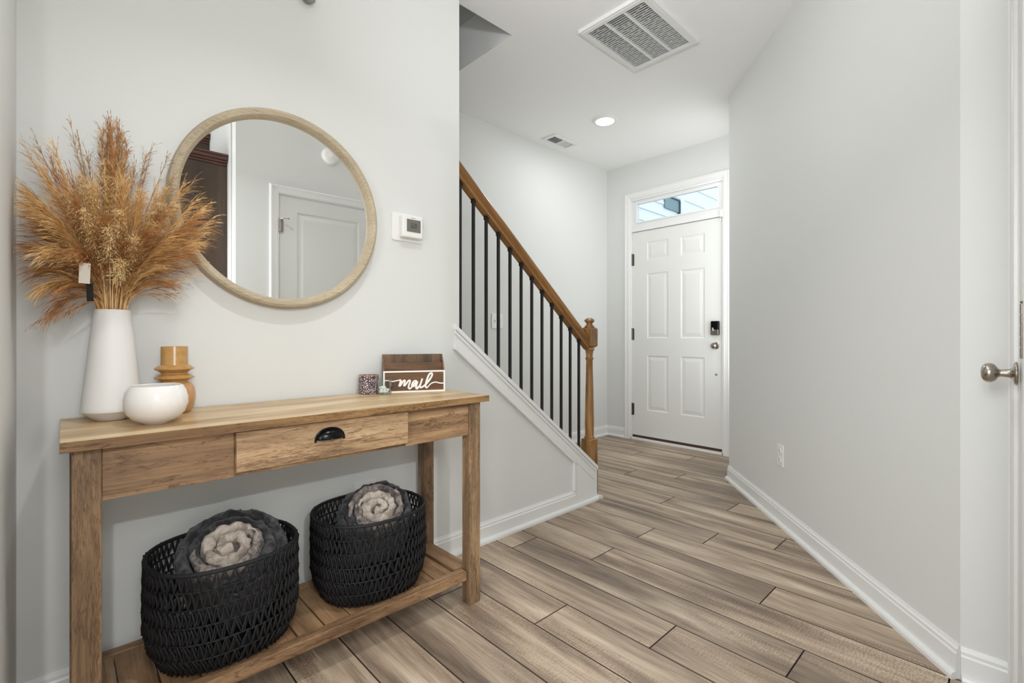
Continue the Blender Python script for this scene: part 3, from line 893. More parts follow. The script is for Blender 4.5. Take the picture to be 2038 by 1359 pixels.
tt = TB('tabletop', (-0.004, 1.402, 0.7745), (1.200, 1.810, 0.7965), 'table_top', bevel=0.0015)
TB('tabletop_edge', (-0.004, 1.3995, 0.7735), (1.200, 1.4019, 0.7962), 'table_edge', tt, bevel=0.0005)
for x0 in (0.0150, 1.1270):
    for y0 in (1.428, 1.745):
        TB('leg', (x0, y0, 0), (x0 + 0.051, y0 + 0.048, 0.7730), 'leg_wood', bevel=0.002)
TB('apron', (0.0665, 1.436, 0.648), (0.335, 1.452, 0.773), 'table_wood')
TB('apron', (0.855, 1.436, 0.648), (1.1265, 1.452, 0.773), 'table_wood')
TB('apron', (0.3352, 1.442, 0.648), (0.8548, 1.456, 0.773), 'table_wood')
for x0 in (0.018, 1.160):
    TB('side_rail', (x0, 1.4765, 0.66), (x0 + 0.016, 1.7445, 0.773), 'table_wood')
TB('back_rail', (0.0665, 1.775, 0.648), (1.1265, 1.790, 0.773), 'table_wood')
dr = TB('drawer', (0.336, 1.418, 0.662), (0.854, 1.4355, 0.7695), 'drawer_wood', bevel=0.0015)
# cup pull: half dome shell with a flat rim
cp = MB(); nu, nv = 20, 10
aw, ah, ad = 0.042, 0.030, 0.024
vs = []
for i in range(nu + 1):
    u = PI * i / nu
    for j in range(nv + 1):
        w = (PI / 2) * j / nv
        vs.append((aw * math.cos(u) * math.cos(w) if True else 0, -ad * math.sin(w), ah * math.sin(u) * math.cos(w) ** 0.8 if math.cos(w) > 1e-4 else 0))
fs = [(i * (nv + 1) + j, (i + 1) * (nv + 1) + j, (i + 1) * (nv + 1) + j + 1, i * (nv + 1) + j + 1) for i in range(nu) for j in range(nv)]
cp.add(vs, fs)
rim = [(0.043 * math.cos(PI * i / 24), -0.002, 0.031 * math.sin(PI * i / 24)) for i in range(25)]
rim = [(0.043, -0.002, -0.006)] + rim + [(-0.043, -0.002, -0.006)]
cp.tube(rim, 0.0032, 8)
h = cp.build('handle', 'black_metal', dr, smooth=True, loc=(-0.010, -0.0095, 0.056), fix=True)
md = h.modifiers.new('solid', 'SOLIDIFY'); md.thickness = 0.0018
# bottom shelf
TB('shelf_rail', (0.020, 1.438, 0.094), (1.121, 1.474, 0.130), 'table_wood', bevel=0.003)
TB('shelf_rail', (0.0665, 1.750, 0.094), (1.1265, 1.785, 0.128), 'table_wood', bevel=0.002)
gaps = [0.104, 0.186, 0.268, 0.349, 0.431, 0.513, 0.595, 0.677, 0.758, 0.840, 0.921, 1.003, 1.085]
for i in range(len(gaps) - 1):
    TB('shelf_slat', (gaps[i] + 0.0025, 1.4745, 0.106), (gaps[i + 1] - 0.0025, 1.7495, 0.125), 'slat_wood', bevel=0.001)
TB('shelf_slat', (0.068, 1.4745, 0.106), (0.1015, 1.7495, 0.125), 'slat_wood', bevel=0.001)
TB('shelf_slat', (1.0875, 1.4775, 0.106), (1.160, 1.744, 0.133), 'slat_wood', bevel=0.001)

TOPZ = 0.7967
# ------------------------------------------------------------------ vases, bowl, candle holders
vx, vy = 0.1005, 1.708
tv = MB().lathe([(0.0000, 0.0000), (0.0357, 0.0000), (0.0390, 0.0020), (0.0664, 0.0255), (0.0674, 0.0300), (0.0660, 0.0400), (0.0531, 0.1680), (0.0400, 0.2970), (0.0392, 0.3000), (0.0375, 0.3000), (0.0373, 0.2970), (0.0498, 0.1680), (0.0598, 0.0400), (0.0000, 0.0120)], 64).build('tall_vase', 'white_ceramic_matte', None, smooth='auto', loc=(vx, vy, TOPZ))
tag(tv, 'tall white tapering vase holding dried grass', 'vase')
bo = MB().lathe([(0.0000, 0.0033), (0.0244, 0.0033), (0.0277, 0.0000), (0.0326, 0.0033), (0.0505, 0.0132), (0.0636, 0.0286), (0.0705, 0.0495), (0.0697, 0.0682), (0.0652, 0.0858), (0.0591, 0.0968), (0.0571, 0.0995), (0.0550, 0.0979), (0.0587, 0.0858), (0.0644, 0.0682), (0.0652, 0.0495), (0.0571, 0.0286), (0.0408, 0.0143), (0.0000, 0.0088)], 64).build('bowl', 'white_ceramic_gloss', None, smooth='auto', loc=(0.180, 1.553, TOPZ))
tag(bo, 'round glossy white ceramic bowl in front of the amber vase', 'bowl')
av = MB().lathe([(0.0000, 0.0000), (0.0365, 0.0000), (0.0415, 0.0030), (0.0490, 0.0180), (0.0531, 0.0400), (0.0535, 0.0560), (0.0506, 0.0740), (0.0432, 0.0860), (0.0340, 0.0920), (0.0332, 0.0940), (0.0415, 0.0985), (0.0502, 0.1035), (0.0502, 0.1055), (0.0432, 0.1110), (0.0332, 0.1165), (0.0332, 0.1190), (0.0415, 0.1245), (0.0502, 0.1300), (0.0502, 0.1320), (0.0432, 0.1380), (0.0349, 0.1425), (0.0340, 0.1460), (0.0340, 0.1940), (0.0332, 0.1970), (0.0311, 0.1970), (0.0307, 0.1940), (0.0299, 0.1000), (0.0000, 0.0900)], 56).build('ridged_vase', 'amber_ceramic', None, smooth='auto', loc=(0.2450, 1.732, TOPZ))
tag(av, 'amber ceramic vase with two ridged rings behind the white bowl', 'vase')

cn = thing('candle_holder', 'purple-brown mottled glass candle holder left of the clear glass one', 'candle holder', (0.8835, 1.764, TOPZ))
MB().lathe([(0.0, 0.0), (0.034, 0.0), (0.037, 0.003), (0.0390, 0.020), (0.0390, 0.055), (0.0385, 0.0725), (0.037, 0.0725), (0.0365, 0.055), (0.036, 0.02), (0.0, 0.010)], 40).build('holder_body', 'speckled_glass', cn, smooth='auto')
m_, nt_, b_ = new_mat('copper_rim'); setin(b_, Base_Color=(*srgb(206, 164, 140), 1), Roughness=0.3, Metallic=0.6)
MB().torus((0, 0, 0), 0.0378, 0.0014, seg=40, ms=8).build('holder_rim', 'copper_rim', cn, smooth=True).rotation_euler = (PI / 2, 0, 0)
cn.children[-1].location = (0, 0, 0.0735)
for c in cn.children:
    if c.name.startswith('holder_rim'): c.location = (0, 0, 0.0735)
MB().lathe([(0.0, 0.0105), (0.0345, 0.0105), (0.0345, 0.050), (0.0, 0.052)], 28).build('candle_wax', 'white_plastic', cn, smooth='auto')

gv = thing('glass_votive', 'small clear glass votive with pale pebbles in front of the mail box', 'candle holder', (0.922, 1.712, TOPZ))
MB().lathe([(0.0, 0.0), (0.024, 0.0), (0.0295, 0.006), (0.0315, 0.022), (0.0310, 0.045), (0.0285, 0.064), (0.0268, 0.064), (0.0292, 0.045), (0.0297, 0.022), (0.0275, 0.008), (0.0, 0.004)], 40).build('glass_body', 'clear_glass', gv, smooth='auto')
ic = MB(); rr = random.Random(3)
peb = []
for i in range(26):
    a = rr.random() * 2 * PI; q = math.sqrt(rr.random()) * 0.0195
    z = 0.0085 + (i // 9) * 0.0075
    s_ = 0.0048 + rr.random() * 0.002
    mb = MB().lathe([(0, -s_ * 0.8), (s_ * 0.7, -s_ * 0.5), (s_, 0), (s_ * 0.7, s_ * 0.55), (0, s_ * 0.8)], 8)
    o = mb.build('pebble', 'pebble_pale', gv, smooth=True, loc=(q * math.cos(a), q * math.sin(a), z + 0.002))
    o.rotation_euler = (rr.random(), rr.random(), rr.random() * 3)

# ------------------------------------------------------------------ mail organiser
mo = thing('mail_organizer', 'brown wooden mail organizer with white framed front lettered mail', 'mail holder', (0.934, 1.741, TOPZ), math.radians(-25))
MW, MH = 0.2485, 0.087
MB().box((0.003, 0.001, 0), (MW - 0.003, 0.007, MH - 0.002)).build('front_panel', 'mail_wood', mo)
fm = MB()
for (a, b_) in (((0, 0), (MW, 0.006)), ((0, MH - 0.006), (MW, MH)), ((0, 0.006), (0.006, MH - 0.006)), ((MW - 0.006, 0.006), (MW, MH - 0.006))):
    fm.box((a[0], -0.004, a[1]), (b_[0], 0.0008, b_[1]))
fm.build('front_frame', 'white_letter', mo)
MB().box((0.004, 0.036, 0.002), (MW - 0.004, 0.041, 0.119)).build('divider', 'mail_wood', mo, bevel=0.0006)
MB().box((0.004, 0.066, 0.002), (MW - 0.004, 0.072, 0.152)).build('back_panel', 'mail_back', mo, bevel=0.0006)
for x0 in (0.0, MW - 0.006):
    MB().prism([(0.0075, 0.0), (0.072, 0.0), (0.072, 0.152), (0.062, 0.152), (0.0075, 0.088)], 0, x0, x0 + 0.006).build('side_panel', 'mail_wood', mo)
MB().box((0.0065, 0.0075, 0.0), (MW - 0.0065, 0.0655, 0.004)).build('bottom_panel', 'mail_wood', mo)
# lettering: brush-script strokes
ST = [
    ([(300, 530), (345, 527), (395, 540), (445, 532), (495, 521)], 8),
    ([(495, 521), (515, 530), (508, 560), (498, 590), (497, 606)], 12),
    ([(500, 604), (520, 580), (545, 538), (563, 524), (572, 536), (560, 575), (556, 604)], 10),
    ([(560, 602), (585, 575), (608, 540), (630, 524), (640, 538), (622, 590), (618, 622), (632, 636), (650, 626)], 10),
    ([(650, 626), (668, 604), (690, 572), (724, 540), (716, 530), (690, 536), (664, 575), (664, 602), (684, 606), (708, 582), (738, 540)], 9),
    ([(740, 538), (722, 590), (720, 626), (735, 632), (755, 612)], 12),
    ([(755, 612), (780, 570), (804, 498), (786, 550), (772, 604), (782, 622), (802, 614)], 10),
    ([(802, 614), (840, 588), (892, 530), (930, 470), (938, 436), (918, 426), (890, 456), (862, 530), (848, 590), (856, 618), (872, 620)], 11),
    ([(872, 620), (896, 592), (930, 562), (985, 547), (1045, 560), (1108, 560)], 8),
]


def catmull(P, n=6):
    out = []
    Q = [P[0]] + P + [P[-1]]
    for i in range(1, len(Q) - 2):
        p0, p1, p2, p3 = [Vector((*q, 0)) for q in Q[i - 1:i + 3]]
        for k in range(n):
            t = k / n
            out.append(0.5 * ((2 * p1) + (-p0 + p2) * t + (2 * p0 - 5 * p1 + 4 * p2 - p3) * t * t + (-p0 + 3 * p1 - 3 * p2 + p3) * t ** 3))
    out.append(Vector((*P[-1], 0)))
    return out


lt = MB()
for pts, wd in ST:
    P = catmull(pts)
    Q = []
    for p in P:
        u = (p.x - 285) / 830 * MW
        yc = p.y + 24 * (p.x - 285) / 830
        Q.append((u, -0.0035, (692 - yc) / 288 * MH))
    lt.tube(Q, wd * (1.3 if wd > 8 else 1.1) / 830 * MW, 8, flat=1.0)
lto = lt.build('lettering', 'white_letter', mo, smooth=True)
for v in lto.data.vertices: v.co.y = -0.0035 + (v.co.y + 0.0035) * 0.55 + 0.0015

# ------------------------------------------------------------------ round mirror
MX, MZ, MR = 0.5845, 1.4745, 0.350
mr = thing('round_mirror', 'large round wall mirror in a pale wood frame', 'mirror', (MX, WY, MZ))
prof = [(-0.034, -0.001), (-0.034, -0.016), (-0.030, -0.034), (-0.024, -0.041), (-0.012, -0.044), (-0.004, -0.040), (0.0, -0.030), (0.0, -0.001)]
MB().torus((0, 0, 0), MR, 0, seg=160, profile=prof).build('frame', 'mirror_wood', mr, smooth='auto')
MB().lathe([(0.0, -0.016), (MR - 0.0335, -0.016), (MR - 0.0335, -0.006), (0, -0.006)], 128, axis='y').build('mirror_glass', 'mirror_glass', mr)

# ------------------------------------------------------------------ thermostat, switch, outlets
th = thing('thermostat', 'white square thermostat reading 68 beside the round mirror', 'thermostat', (1.0925, WY, 1.434))
rp = [(cx_ + 0.010 * math.cos(a_), cz_ + 0.010 * math.sin(a_)) for cx_, cz_, q_ in ((0.0645, 0.109, 0), (-0.0645, 0.109, 1), (-0.0645, 0.010, 2), (0.0645, 0.010, 3)) for a_ in [q_ * PI / 2 + PI / 2 * t_k / 5 for t_k in range(6)]]
MB().prism(rp, 1, -0.006, -0.0005).build('wall_plate', 'white_plastic', th, bevel=0.0015, seg=2)
tb = MB().box((-0.042, -0.036, 0.013), (0.060, -0.0062, 0.110)).build('thermostat_body', 'white_plastic', th, bevel=0.007, seg=3)
MB().box((-0.022, -0.0375, 0.038), (0.046, -0.0363, 0.092)).build('screen', 'screen_grey', th, bevel=0.001)
dg_ = MB()


def seg7(x, z, segs, s=0.009, w=0.0016):
    H = {'a': ((0, 2), (1, 2)), 'g': ((0, 1), (1, 1)), 'd': ((0, 0), (1, 0)), 'f': ((0, 1), (0, 2)), 'b': ((1, 1), (1, 2)), 'e': ((0, 0), (0, 1)), 'c': ((1, 0), (1, 1))}
    for c in segs:
        (x0, z0), (x1, z1) = H[c]
        xa, xb = x + min(x0, x1) * s - w / 2, x + max(x0, x1) * s + w / 2
        za, zb_ = z + min(z0, z1) * s - w / 2, z + max(z0, z1) * s + w / 2
        dg_.box((xa, -0.0384, za), (xb, -0.0377, zb_))


seg7(0.000, 0.056, 'afgedc'); seg7(0.015, 0.056, 'abcdefg')
dg_.build('digits', 'digit_blue', th)
MB().box((0.0, -0.0366, 0.0975), (0.022, -0.0361, 0.0990)).build('logo_strip', 'screen_grey', th)

swt = thing('light_switch', 'white light switch plate on the stair wall behind the balusters', 'switch', (2.597, SY, 1.085))
MB().box((-0.060, -0.007, 0.0), (0.060, -0.0005, 0.122)).build('wall_plate', 'white_plastic', swt, bevel=0.003)
for x in (-0.026, 0.026):
    tg = MB().box((x - 0.006, -0.010, 0.048), (x + 0.006, -0.0072, 0.074)).box((x - 0.0035, -0.018, 0.060), (x + 0.0035, -0.0101, 0.070)).build('toggle', 'white_plastic', swt, bevel=0.001)


def outlet(name, label, loc, rotz, hw_=0.035):
    o = thing(name, label, 'outlet', loc, rotz)
    MB().box((-hw_, -0.006, 0), (hw_, -0.0005, 0.115)).build('wall_plate', 'white_plastic', o, bevel=0.002)
    for z in (0.034, 0.082):
        s_ = MB().lathe([(0, -0.0085), (0.0165, -0.0085), (0.0172, -0.0062)], 24, (0, 0, z), 'y', caps=False).build('socket', 'white_plastic', o, smooth='auto')
        MB().box((-0.0075, -0.0090, z + 0.001), (-0.0055, -0.0086, z + 0.009)).box((0.0055, -0.0090, z + 0.002), (0.0075, -0.0086, z + 0.008)).lathe([(0, -0.009), (0.0022, -0.009), (0.0022, -0.0086)], 10, (0, 0, z - 0.006), 'y', caps=False).build('slots', 'dark_void', s_)
    return o


u = 1.183   # distance along the diagonal wall
outlet('wall_outlet', 'white outlet plate low on the diagonal wall', (DC[0] + u * math.cos(DA), DC[1] + u * math.sin(DA), 0.316), DA + PI)
outlet('wall_outlet', 'white outlet plate on the wall behind the right-hand basket', (0.900, WY, 0.321), 0, 0.047)


# ------------------------------------------------------------------ baskets
def basket(name, label, cx, cy, A, Bv, z0, H, seed):
    rnd = random.Random(seed)
    t = thing(name, label, 'basket', (cx, cy, z0), 0, 'black woven baskets on the bottom shelf')
    ex_ = 2.35

    def ring(z, extra=0.0, n=96):
        f = z / H
        # narrower rounded foot, near-vertical wall
        k = 0.80 + 0.20 * min(1.0, (f / 0.30)) ** 0.5 if f < 0.30 else 1.0
        k -= 0.015 * max(0, f - 0.6)
        a, b = A * k + extra, Bv * k + extra
        pts = []
        for i in range(n):
            g_ = 2 * PI * i / n
            c_, s_ = math.cos(g_), math.sin(g_)
            pts.append((a * math.copysign(abs(c_) ** (2 / ex_), c_), b * math.copysign(abs(s_) ** (2 / ex_), s_), z))
        return pts
    rows = 6
    zs = [0.004 + (H - 0.008) * i / rows for i in range(rows + 1)]
    MB().tube(ring(H - 0.004), 0.0062, 8, closed=True).build('rim', 'basket_black', t, smooth=True)
    base = ring(0.004, -0.002, 64)
    MB().add(base + [(p[0], p[1], 0.0005) for p in base], [tuple(range(64)), tuple(range(64, 128))[::-1]] + [(i, (i + 1) % 64, 64 + (i + 1) % 64, 64 + i) for i in range(64)]).build('basket_base', 'basket_black', t)
    for i in range(1, rows):
        MB().tube(ring(zs[i]), 0.0030, 6, closed=True).build('hoop', 'basket_black', t, smooth=True)
    for i in range(rows):
        lo, hi = zs[i], zs[i + 1]
        n = 64
        for layer in range(1 if i >= rows - 2 else 2):
            mb = MB(); pts = []
            rl = ring(lo, 0.001 + layer * -0.005, n * 4); rh = ring(hi, 0.001 + layer * -0.005, n * 4)
            ph = layer
            for j in range(n):
                jl = (4 * j + ph) % (4 * n); jh = (4 * j + 2 + ph) % (4 * n)
                a = Vector(rl[jl]); b = Vector(rh[jh])
                out = Vector((a.x, a.y, 0)).normalized()
                w = 0.0030
                jit = Vector((rnd.uniform(-1, 1), rnd.uniform(-1, 1), 0)) * 0.0016
                pts.append(a + out * w + jit + Vector((0, 0, rnd.uniform(-0.002, 0.002))))
                mid = (a + b) / 2 + out * 0.0015
                pts.append(mid)
                pts.append(b + out * w + jit + Vector((0, 0, rnd.uniform(-0.001, 0.003))))
                c2 = Vector(rl[(4 * j + 4 + ph) % (4 * n)])
                pts.append((b + c2) / 2 + out * 0.0005)
            mb.tube(pts, 0.0033, 6, closed=True)
            mb.build('woven_band', 'basket_black', t, smooth=True)
    return t


BZ = 0.1305
basket('storage_basket', 'larger black woven basket on the left of the bottom shelf', 0.352, 1.612, 0.190, 0.172, BZ, 0.280, 1)
basket('storage_basket', 'black woven basket on the right of the shelf, nearer the right legs', 0.812, 1.612, 0.192, 0.170, BZ, 0.280, 2)


# ------------------------------------------------------------------ rolled blankets
def roll(name, label, loc, normal, R_, turns, core_turns, seed, depth=0.20, flip=1, rotang=0.0, core_mat='plush_cream', mid=True, midlen=0.55):
    t = thing(name, label, 'blanket', loc, 0, 'rolled plush blankets in the baskets')
    nrm = Vector(normal).normalized()
    q = nrm.to_track_quat('Z', 'Y').to_matrix()
    pitch = R_ / turns
    w = pitch * 0.54

    def sheet(t0, t1, lift):
        steps = int((t1 - t0) * 120)
        prof_ = [(-1, -depth), (-1, -0.10), (-1, -0.030), (-0.92, -0.014), (-0.65, -0.004), (-0.25, 0.002), (0.25, 0.002), (0.65, -0.004), (0.92, -0.014), (1, -0.030), (1, -0.10), (1, -depth)]
        vs = []; n = len(prof_)
        for i in range(steps + 1):
            tt_ = t0 + (t1 - t0) * i / steps
            a = flip * 2 * PI * tt_ + rotang
            r = pitch * (tt_ + 0.30)
            ww = w * (0.85 + 0.3 * noise.noise(Vector((tt_ * 5.1, seed, 0))))
            taper = min(1, (t1 - tt_) * 6 + 0.25, (tt_ - t0) * 6 + 0.45)
            for (s_, z) in prof_:
                rr_ = r + s_ * ww * taper
                p = Vector((rr_ * math.cos(a), rr_ * math.sin(a) * 0.92, z + lift(tt_)))
                nv = noise.noise_vector(p * 34 + Vector((seed * 7, 0, 0)))
                nv2 = noise.noise_vector(p * 75 + Vector((seed * 3, 5, 0)))
                k = 1.0 if z > -0.08 else 0.3
                p = p + nv * 0.0095 * k + nv2 * 0.0065 * k
                p.z = min(p.z, 0.035)
                vs.append(q @ p)
        fs = [(i * n + j, i * n + j + 1, (i + 1) * n + j + 1, (i + 1) * n + j) for i in range(steps) for j in range(n - 1)]
        fs.append(tuple(range(n))); fs.append(tuple(steps * n + j for j in range(n)))
        return MB().add(vs, fs)
    sheet(0.0, core_turns, lambda s_: 0.016 - 0.004 * s_).build('inner_coil', core_mat, t, smooth=True)
    if mid:
        sheet(core_turns - 0.12, core_turns + midlen, lambda s_: 0.006).build('middle_coil', 'plush_mid', t, smooth=True)
        sheet(core_turns + midlen - 0.15, turns - 0.28, lambda s_: -0.002 - 0.012 * (s_ - core_turns)).build('outer_coil', 'plush_dark', t, smooth=True)
    else:
        sheet(core_turns - 0.12, turns - 0.28, lambda s_: -0.002 - 0.012 * (s_ - core_turns)).build('outer_coil', 'plush_dark', t, smooth=True)
    return t


roll('rolled_blanket', 'rolled dark grey plush blanket with cream coil in the left basket', (0.360, 1.600, 0.408), (-0.20, -0.62, 0.76), 0.148, 4.4, 1.8, 2, 0.19, -1, 5.3)
roll('rolled_blanket', 'rolled cream and grey plush blanket in the right basket', (0.842, 1.610, 0.398), (-0.30, -0.62, 0.74), 0.132, 4.4, 1.9, 5, 0.19, 1, 3.7, midlen=1.05)


# ------------------------------------------------------------------ dried grass bouquet
bq = thing('dried_grass', 'bunch of golden brown dried pampas grass in the tall white vase', 'dried grass', (vx, vy, TOPZ + 0.30))
GO = Vector((vx, vy, TOPZ + 0.30))
rnd = random.Random(11)


def plume(tip, mat, dens, slen, bend, wid=0.0013, start=0.28, curl=0.0, spread=0.5):
    tip = Vector(tip)
    a0 = rnd.random() * 2 * PI; q = math.sqrt(rnd.random()) * 0.030
    root = Vector((vx + q * math.cos(a0), vy + q * math.sin(a0), TOPZ + 0.20))
    # mouth point lies inside the vase opening and leans towards the tip
    d = tip - GO
    mouth = GO + Vector((d.x, d.y, 0)).normalized() * min(0.028, 0.2 * Vector((d.x, d.y)).length + 0.006) + Vector((rnd.uniform(-.005, .005), rnd.uniform(-.005, .005), 0.004))
    Lq = (tip - mouth).length
    c1 = mouth + Vector((d.x * 0.10, d.y * 0.10, Lq * 0.42))
    c2 = mouth + (tip - mouth) * 0.62 + Vector((0, 0, bend * Lq))
    n = 22; P = []
    P.append(root)
    for i in range(n + 1):
        t = i / n
        P.append((1 - t) ** 3 * mouth + 3 * (1 - t) ** 2 * t * c1 + 3 * (1 - t) * t * t * c2 + t ** 3 * tip)

    def clampp(p):
        p.x = max(p.x, LX + 0.004)
        # keep clear of the wall and of the mirror frame
        lim = WY - 0.004
        dx, dz = p.x - MX, p.z - MZ
        if dx * dx + dz * dz < (MR + 0.006) ** 2: lim = WY - 0.050
        p.y = min(p.y, lim)
        return p
    P = [clampp(p) if i > 0 else p for i, p in enumerate(P)]
    mb = MB()
    mb.tube(P, [0.0013] * (n + 2 - 6) + [0.0011, 0.0010, 0.0008, 0.0007, 0.0005, 0.0004], 5)
    seg = 6
    for s_ in range(dens):
        t = start + (1 - start) * (rnd.random() ** 0.85)
        i = min(n, max(1, int(1 + t * n)))
        p = P[i]; tg = (P[min(i + 1, n + 1)] - P[i - 1]).normalized()
        az = rnd.random() * 2 * PI
        u_ = tg.orthogonal().normalized(); w_2 = tg.cross(u_)
        side = u_ * math.cos(az) + w_2 * math.sin(az)
        ln = slen * (0.45 + 0.75 * rnd.random()) * (1.15 - 0.62 * t)
        dr_ = (tg + side * spread * (0.5 + rnd.random())).normalized()
        rib = side.cross(tg).normalized()
        w0 = wid * (0.55 + 0.6 * rnd.random())
        pts = [p]; cur = dr_
        cv = Vector((rnd.uniform(-1, 1), rnd.uniform(-1, 1), rnd.uniform(-1, 1))) * curl
        for k in range(seg):
            cur = (cur + Vector((0, 0, -0.10 - 0.035 * k - curl * 0.2)) + tg * 0.06 + cv + Vector((rnd.uniform(-1, 1), rnd.uniform(-1, 1), rnd.uniform(-1, 1))) * 0.10).normalized()
            pts.append(pts[-1] + cur * ln / seg)
            if curl: cv = Vector((rnd.uniform(-1, 1), rnd.uniform(-1, 1), rnd.uniform(-1, 1))) * curl
        base = len(mb.v)
        for k, pp in enumerate(pts):
            # knobbly seed heads: width swells and narrows along the strand
            ww = w0 * (0.30, 1.35, 0.35, 1.45, 0.35, 1.3, 0.15)[k]
            mb.v.append(tuple(clampp(pp - rib * ww - GO + GO))); mb.v.append(tuple(clampp(pp + rib * ww + tg * ww * 0.5)))
        for k in range(seg):
            mb.f.append((base + 2 * k, base + 2 * k + 1, base + 2 * k + 3, base + 2 * k + 2))
    mb.v = [(x_ - GO.x, y_ - GO.y, z_ - GO.z) for (x_, y_, z_) in mb.v]
    return mb.build('plume', mat, bq, fix=False)


Gs = 'grass_golden'; Rr = 'grass_rust'; Bb = 'grass_brown'; Tt = 'grass_tan'
# (tip, material, strands, strand length, bend)
PL = []
for (x, z, mt, dn, sl2, bd, yy) in [
    # central spike
    (0.095, 1.620, Bb, 150, 0.060, 0.0, 1.690), (0.080, 1.590, Bb, 140, 0.060, 0.0, 1.71), (0.118, 1.605, Rr, 150, 0.060, 0.0, 1.72), (0.100, 1.560, Rr, 150, 0.07, 0.0, 1.67), (0.088, 1.530, Bb, 140, 0.07, 0, 1.70), (0.112, 1.500, Gs, 150, 0.08, 0, 1.68),
    (0.175, 1.545, Bb, 110, 0.065, 0.10, 1.70), (0.150, 1.500, Bb, 110, 0.07, 0.10, 1.72),
    # upper left sprays
    (-0.068, 1.490, Gs, 90, 0.065, 0.02, 1.66), (-0.030, 1.500, Gs, 90, 0.060, 0.02, 1.69), (-0.020, 1.470, Rr, 100, 0.070, 0.02, 1.67), (-0.045, 1.430, Gs, 110, 0.08, 0.03, 1.68), (0.020, 1.440, Rr, 100, 0.08, 0.02, 1.70), (0.050, 1.500, Bb, 80, 0.07, 0.08, 1.70),
    # left
    (-0.078, 1.385, Gs, 130, 0.085, 0.08, 1.67), (-0.072, 1.340, Gs, 150, 0.095, 0.10, 1.65), (-0.060, 1.365, Rr, 140, 0.09, 0.10, 1.70), (-0.050, 1.290, Rr, 160, 0.10, 0.14, 1.66), (-0.062, 1.240, Rr, 150, 0.10, 0.22, 1.66), (-0.040, 1.330, Gs, 160, 0.10, 0.12, 1.62),
    (-0.040, 1.190, Rr, 150, 0.095, 0.30, 1.66), (-0.020, 1.150, Gs, 130, 0.085, 0.34, 1.64), (-0.030, 1.090, Rr, 100, 0.08, 0.50, 1.66), (0.010, 1.150, Rr, 120, 0.08, 0.34, 1.63), (-0.010, 1.230, Gs, 150, 0.1, 0.25, 1.60),
    # right
    (0.270, 1.490, Gs, 100, 0.075, 0.04, 1.71), (0.230, 1.480, Bb, 100, 0.075, 0.04, 1.70), (0.200, 1.440, Gs, 120, 0.085, 0.05, 1.69), (0.290, 1.430, Gs, 110, 0.085, 0.05, 1.70),
    (0.300, 1.400, Gs, 130, 0.09, 0.05, 1.69), (0.310, 1.350, Gs, 120, 0.09, 0.08, 1.69), (0.285, 1.375, Rr, 130, 0.09, 0.07, 1.66), (0.260, 1.340, Rr, 150, 0.10, 0.10, 1.68), (0.280, 1.300, Gs, 130, 0.09, 0.12, 1.68),
    (0.250, 1.260, Rr, 140, 0.09, 0.16, 1.67), (0.235, 1.225, Bb, 120, 0.08, 0.20, 1.67), (0.215, 1.180, Rr, 110, 0.075, 0.26, 1.66), (0.180, 1.210, Gs, 120, 0.08, 0.2, 1.64),
    # front filling
    (0.060, 1.400, Gs, 160, 0.10, 0.05, 1.62), (0.120, 1.420, Gs, 160, 0.10, 0.05, 1.61), (0.030, 1.350, Rr, 170, 0.10, 0.08, 1.60), (0.150, 1.370, Gs, 170, 0.10, 0.06, 1.60), (0.190, 1.350, Rr, 160, 0.10, 0.08, 1.62),
    (0.080, 1.310, Rr, 180, 0.09, 0.10, 1.58), (0.000, 1.290, Gs, 160, 0.09, 0.14, 1.60), (0.160, 1.290, Rr, 170, 0.09, 0.12, 1.59), (0.210, 1.290, Gs, 150, 0.09, 0.12, 1.62), (0.120, 1.260, Rr, 160, 0.08, 0.12, 1.58), (0.040, 1.230, Rr, 150, 0.08, 0.18, 1.59),
]:
    if x < -0.02: x += 0.016
    plume((x, yy, z), mt, int(dn * 1.6), sl2 * 1.35, bd, 0.00068, 0.22, 0.045, 0.30)
# tall central spike
for i_ in range(9):
    plume((0.072 + 0.0075 * i_ + rnd.uniform(-.004, .004), 1.675 + rnd.uniform(-.02, .03), 1.545 + 0.075 * math.sin((i_ + 1) / 10 * PI) * rnd.uniform(0.7, 1.05)), (Bb, Gs, Rr)[i_ % 3], 200, 0.062, 0.0, 0.0007, 0.30, 0.03, 0.26)
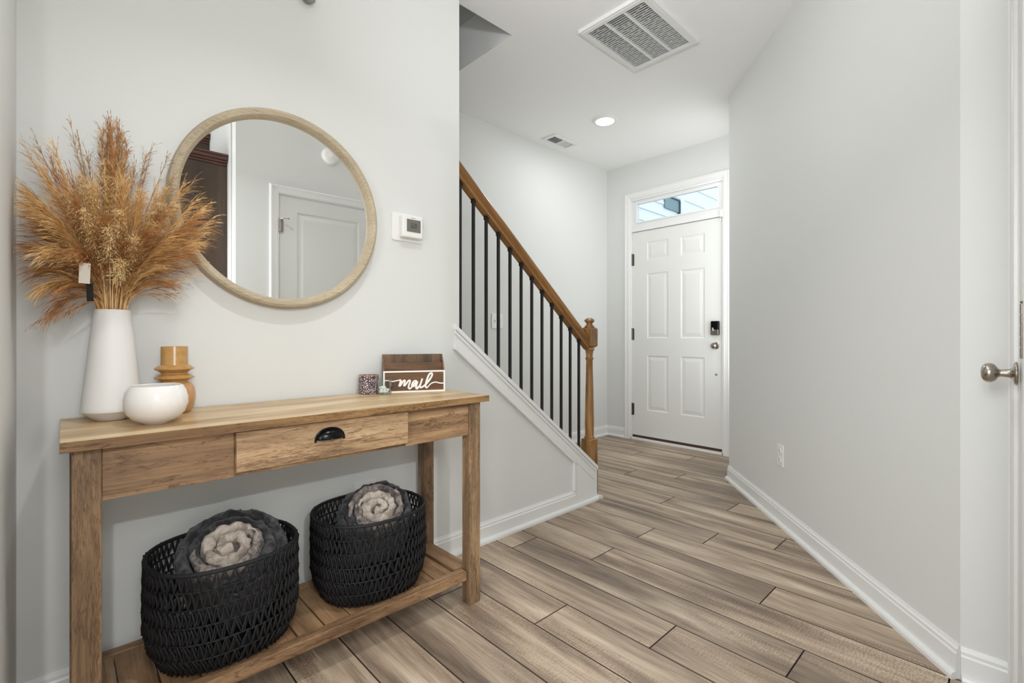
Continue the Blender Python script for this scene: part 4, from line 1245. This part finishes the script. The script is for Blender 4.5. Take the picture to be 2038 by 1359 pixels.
# cream feathery curls
for (x, z, y_) in [(0.050, 1.41, 1.60), (0.110, 1.35, 1.57), (0.155, 1.42, 1.60), (0.085, 1.30, 1.56), (0.140, 1.28, 1.57), (0.040, 1.34, 1.58), (0.205, 1.39, 1.61), (0.110, 1.22, 1.58), (0.010, 1.38, 1.60), (0.215, 1.45, 1.66), (0.105, 1.45, 1.62), (0.080, 1.49, 1.65), (0.030, 1.44, 1.63), (0.185, 1.33, 1.60), (0.240, 1.40, 1.64)]:
    plume((x, y_, z), Tt, 420, 0.040, 0.06, 0.0007, 0.50, 0.36, 0.9)
# sparse wiry sprays that stand out of the bunch
for (x, z, y_, mt) in [(0.335, 1.440, 1.70, Gs), (0.330, 1.375, 1.69, Tt), (0.325, 1.345, 1.69, Tt), (0.345, 1.395, 1.69, Gs), (0.315, 1.310, 1.68, Gs), (0.300, 1.250, 1.68, Rr),
                       (0.300, 1.515, 1.72, Bb), (0.225, 1.550, 1.71, Bb), (0.250, 1.520, 1.71, Bb), (0.190, 1.585, 1.71, Bb), (0.030, 1.560, 1.70, Bb), (0.015, 1.585, 1.69, Bb),
                       (-0.076, 1.505, 1.66, Gs), (-0.020, 1.535, 1.68, Gs), (-0.050, 1.520, 1.68, Bb), (0.255, 1.180, 1.67, Rr), (0.245, 1.150, 1.66, Rr), (-0.045, 1.060, 1.66, Rr), (0.000, 1.080, 1.65, Rr), (0.290, 1.210, 1.68, Gs)]:
    plume((x, y_, z), mt, 26, 0.075, 0.05, 0.0009, 0.40, 0.03, 0.30)
for i_ in range(12):
    a_ = i_ / 12 * 2 * PI
    plume((vx + 0.075 * math.cos(a_), min(vy + 0.07 * math.sin(a_), 1.78), 1.215 + 0.03 * math.sin(i_ * 2.3)), (Rr, Gs, Bb)[i_ % 3], 150, 0.055, 0.05, 0.0007, 0.02, 0.05, 0.30)
# price tags hanging in the grass
tgo = MB().box((-0.013, -0.0006, 0), (0.013, 0.0006, 0.050)).build('tag', 'tag_white', bq, loc=(0.040 - GO.x, 1.585 - GO.y, 1.155 - GO.z)); tgo['label'] = 'white paper tag'
tgo.rotation_euler = (0.05, 0.08, -0.7)
tgb = MB().box((-0.008, -0.0006, 0), (0.008, 0.0006, 0.045)).build('tag', 'tag_black', bq, loc=(0.052 - GO.x, 1.600 - GO.y, 1.112 - GO.z)); tgb['label'] = 'black paper tag'
tgb.rotation_euler = (0.0, -0.05, -0.7)
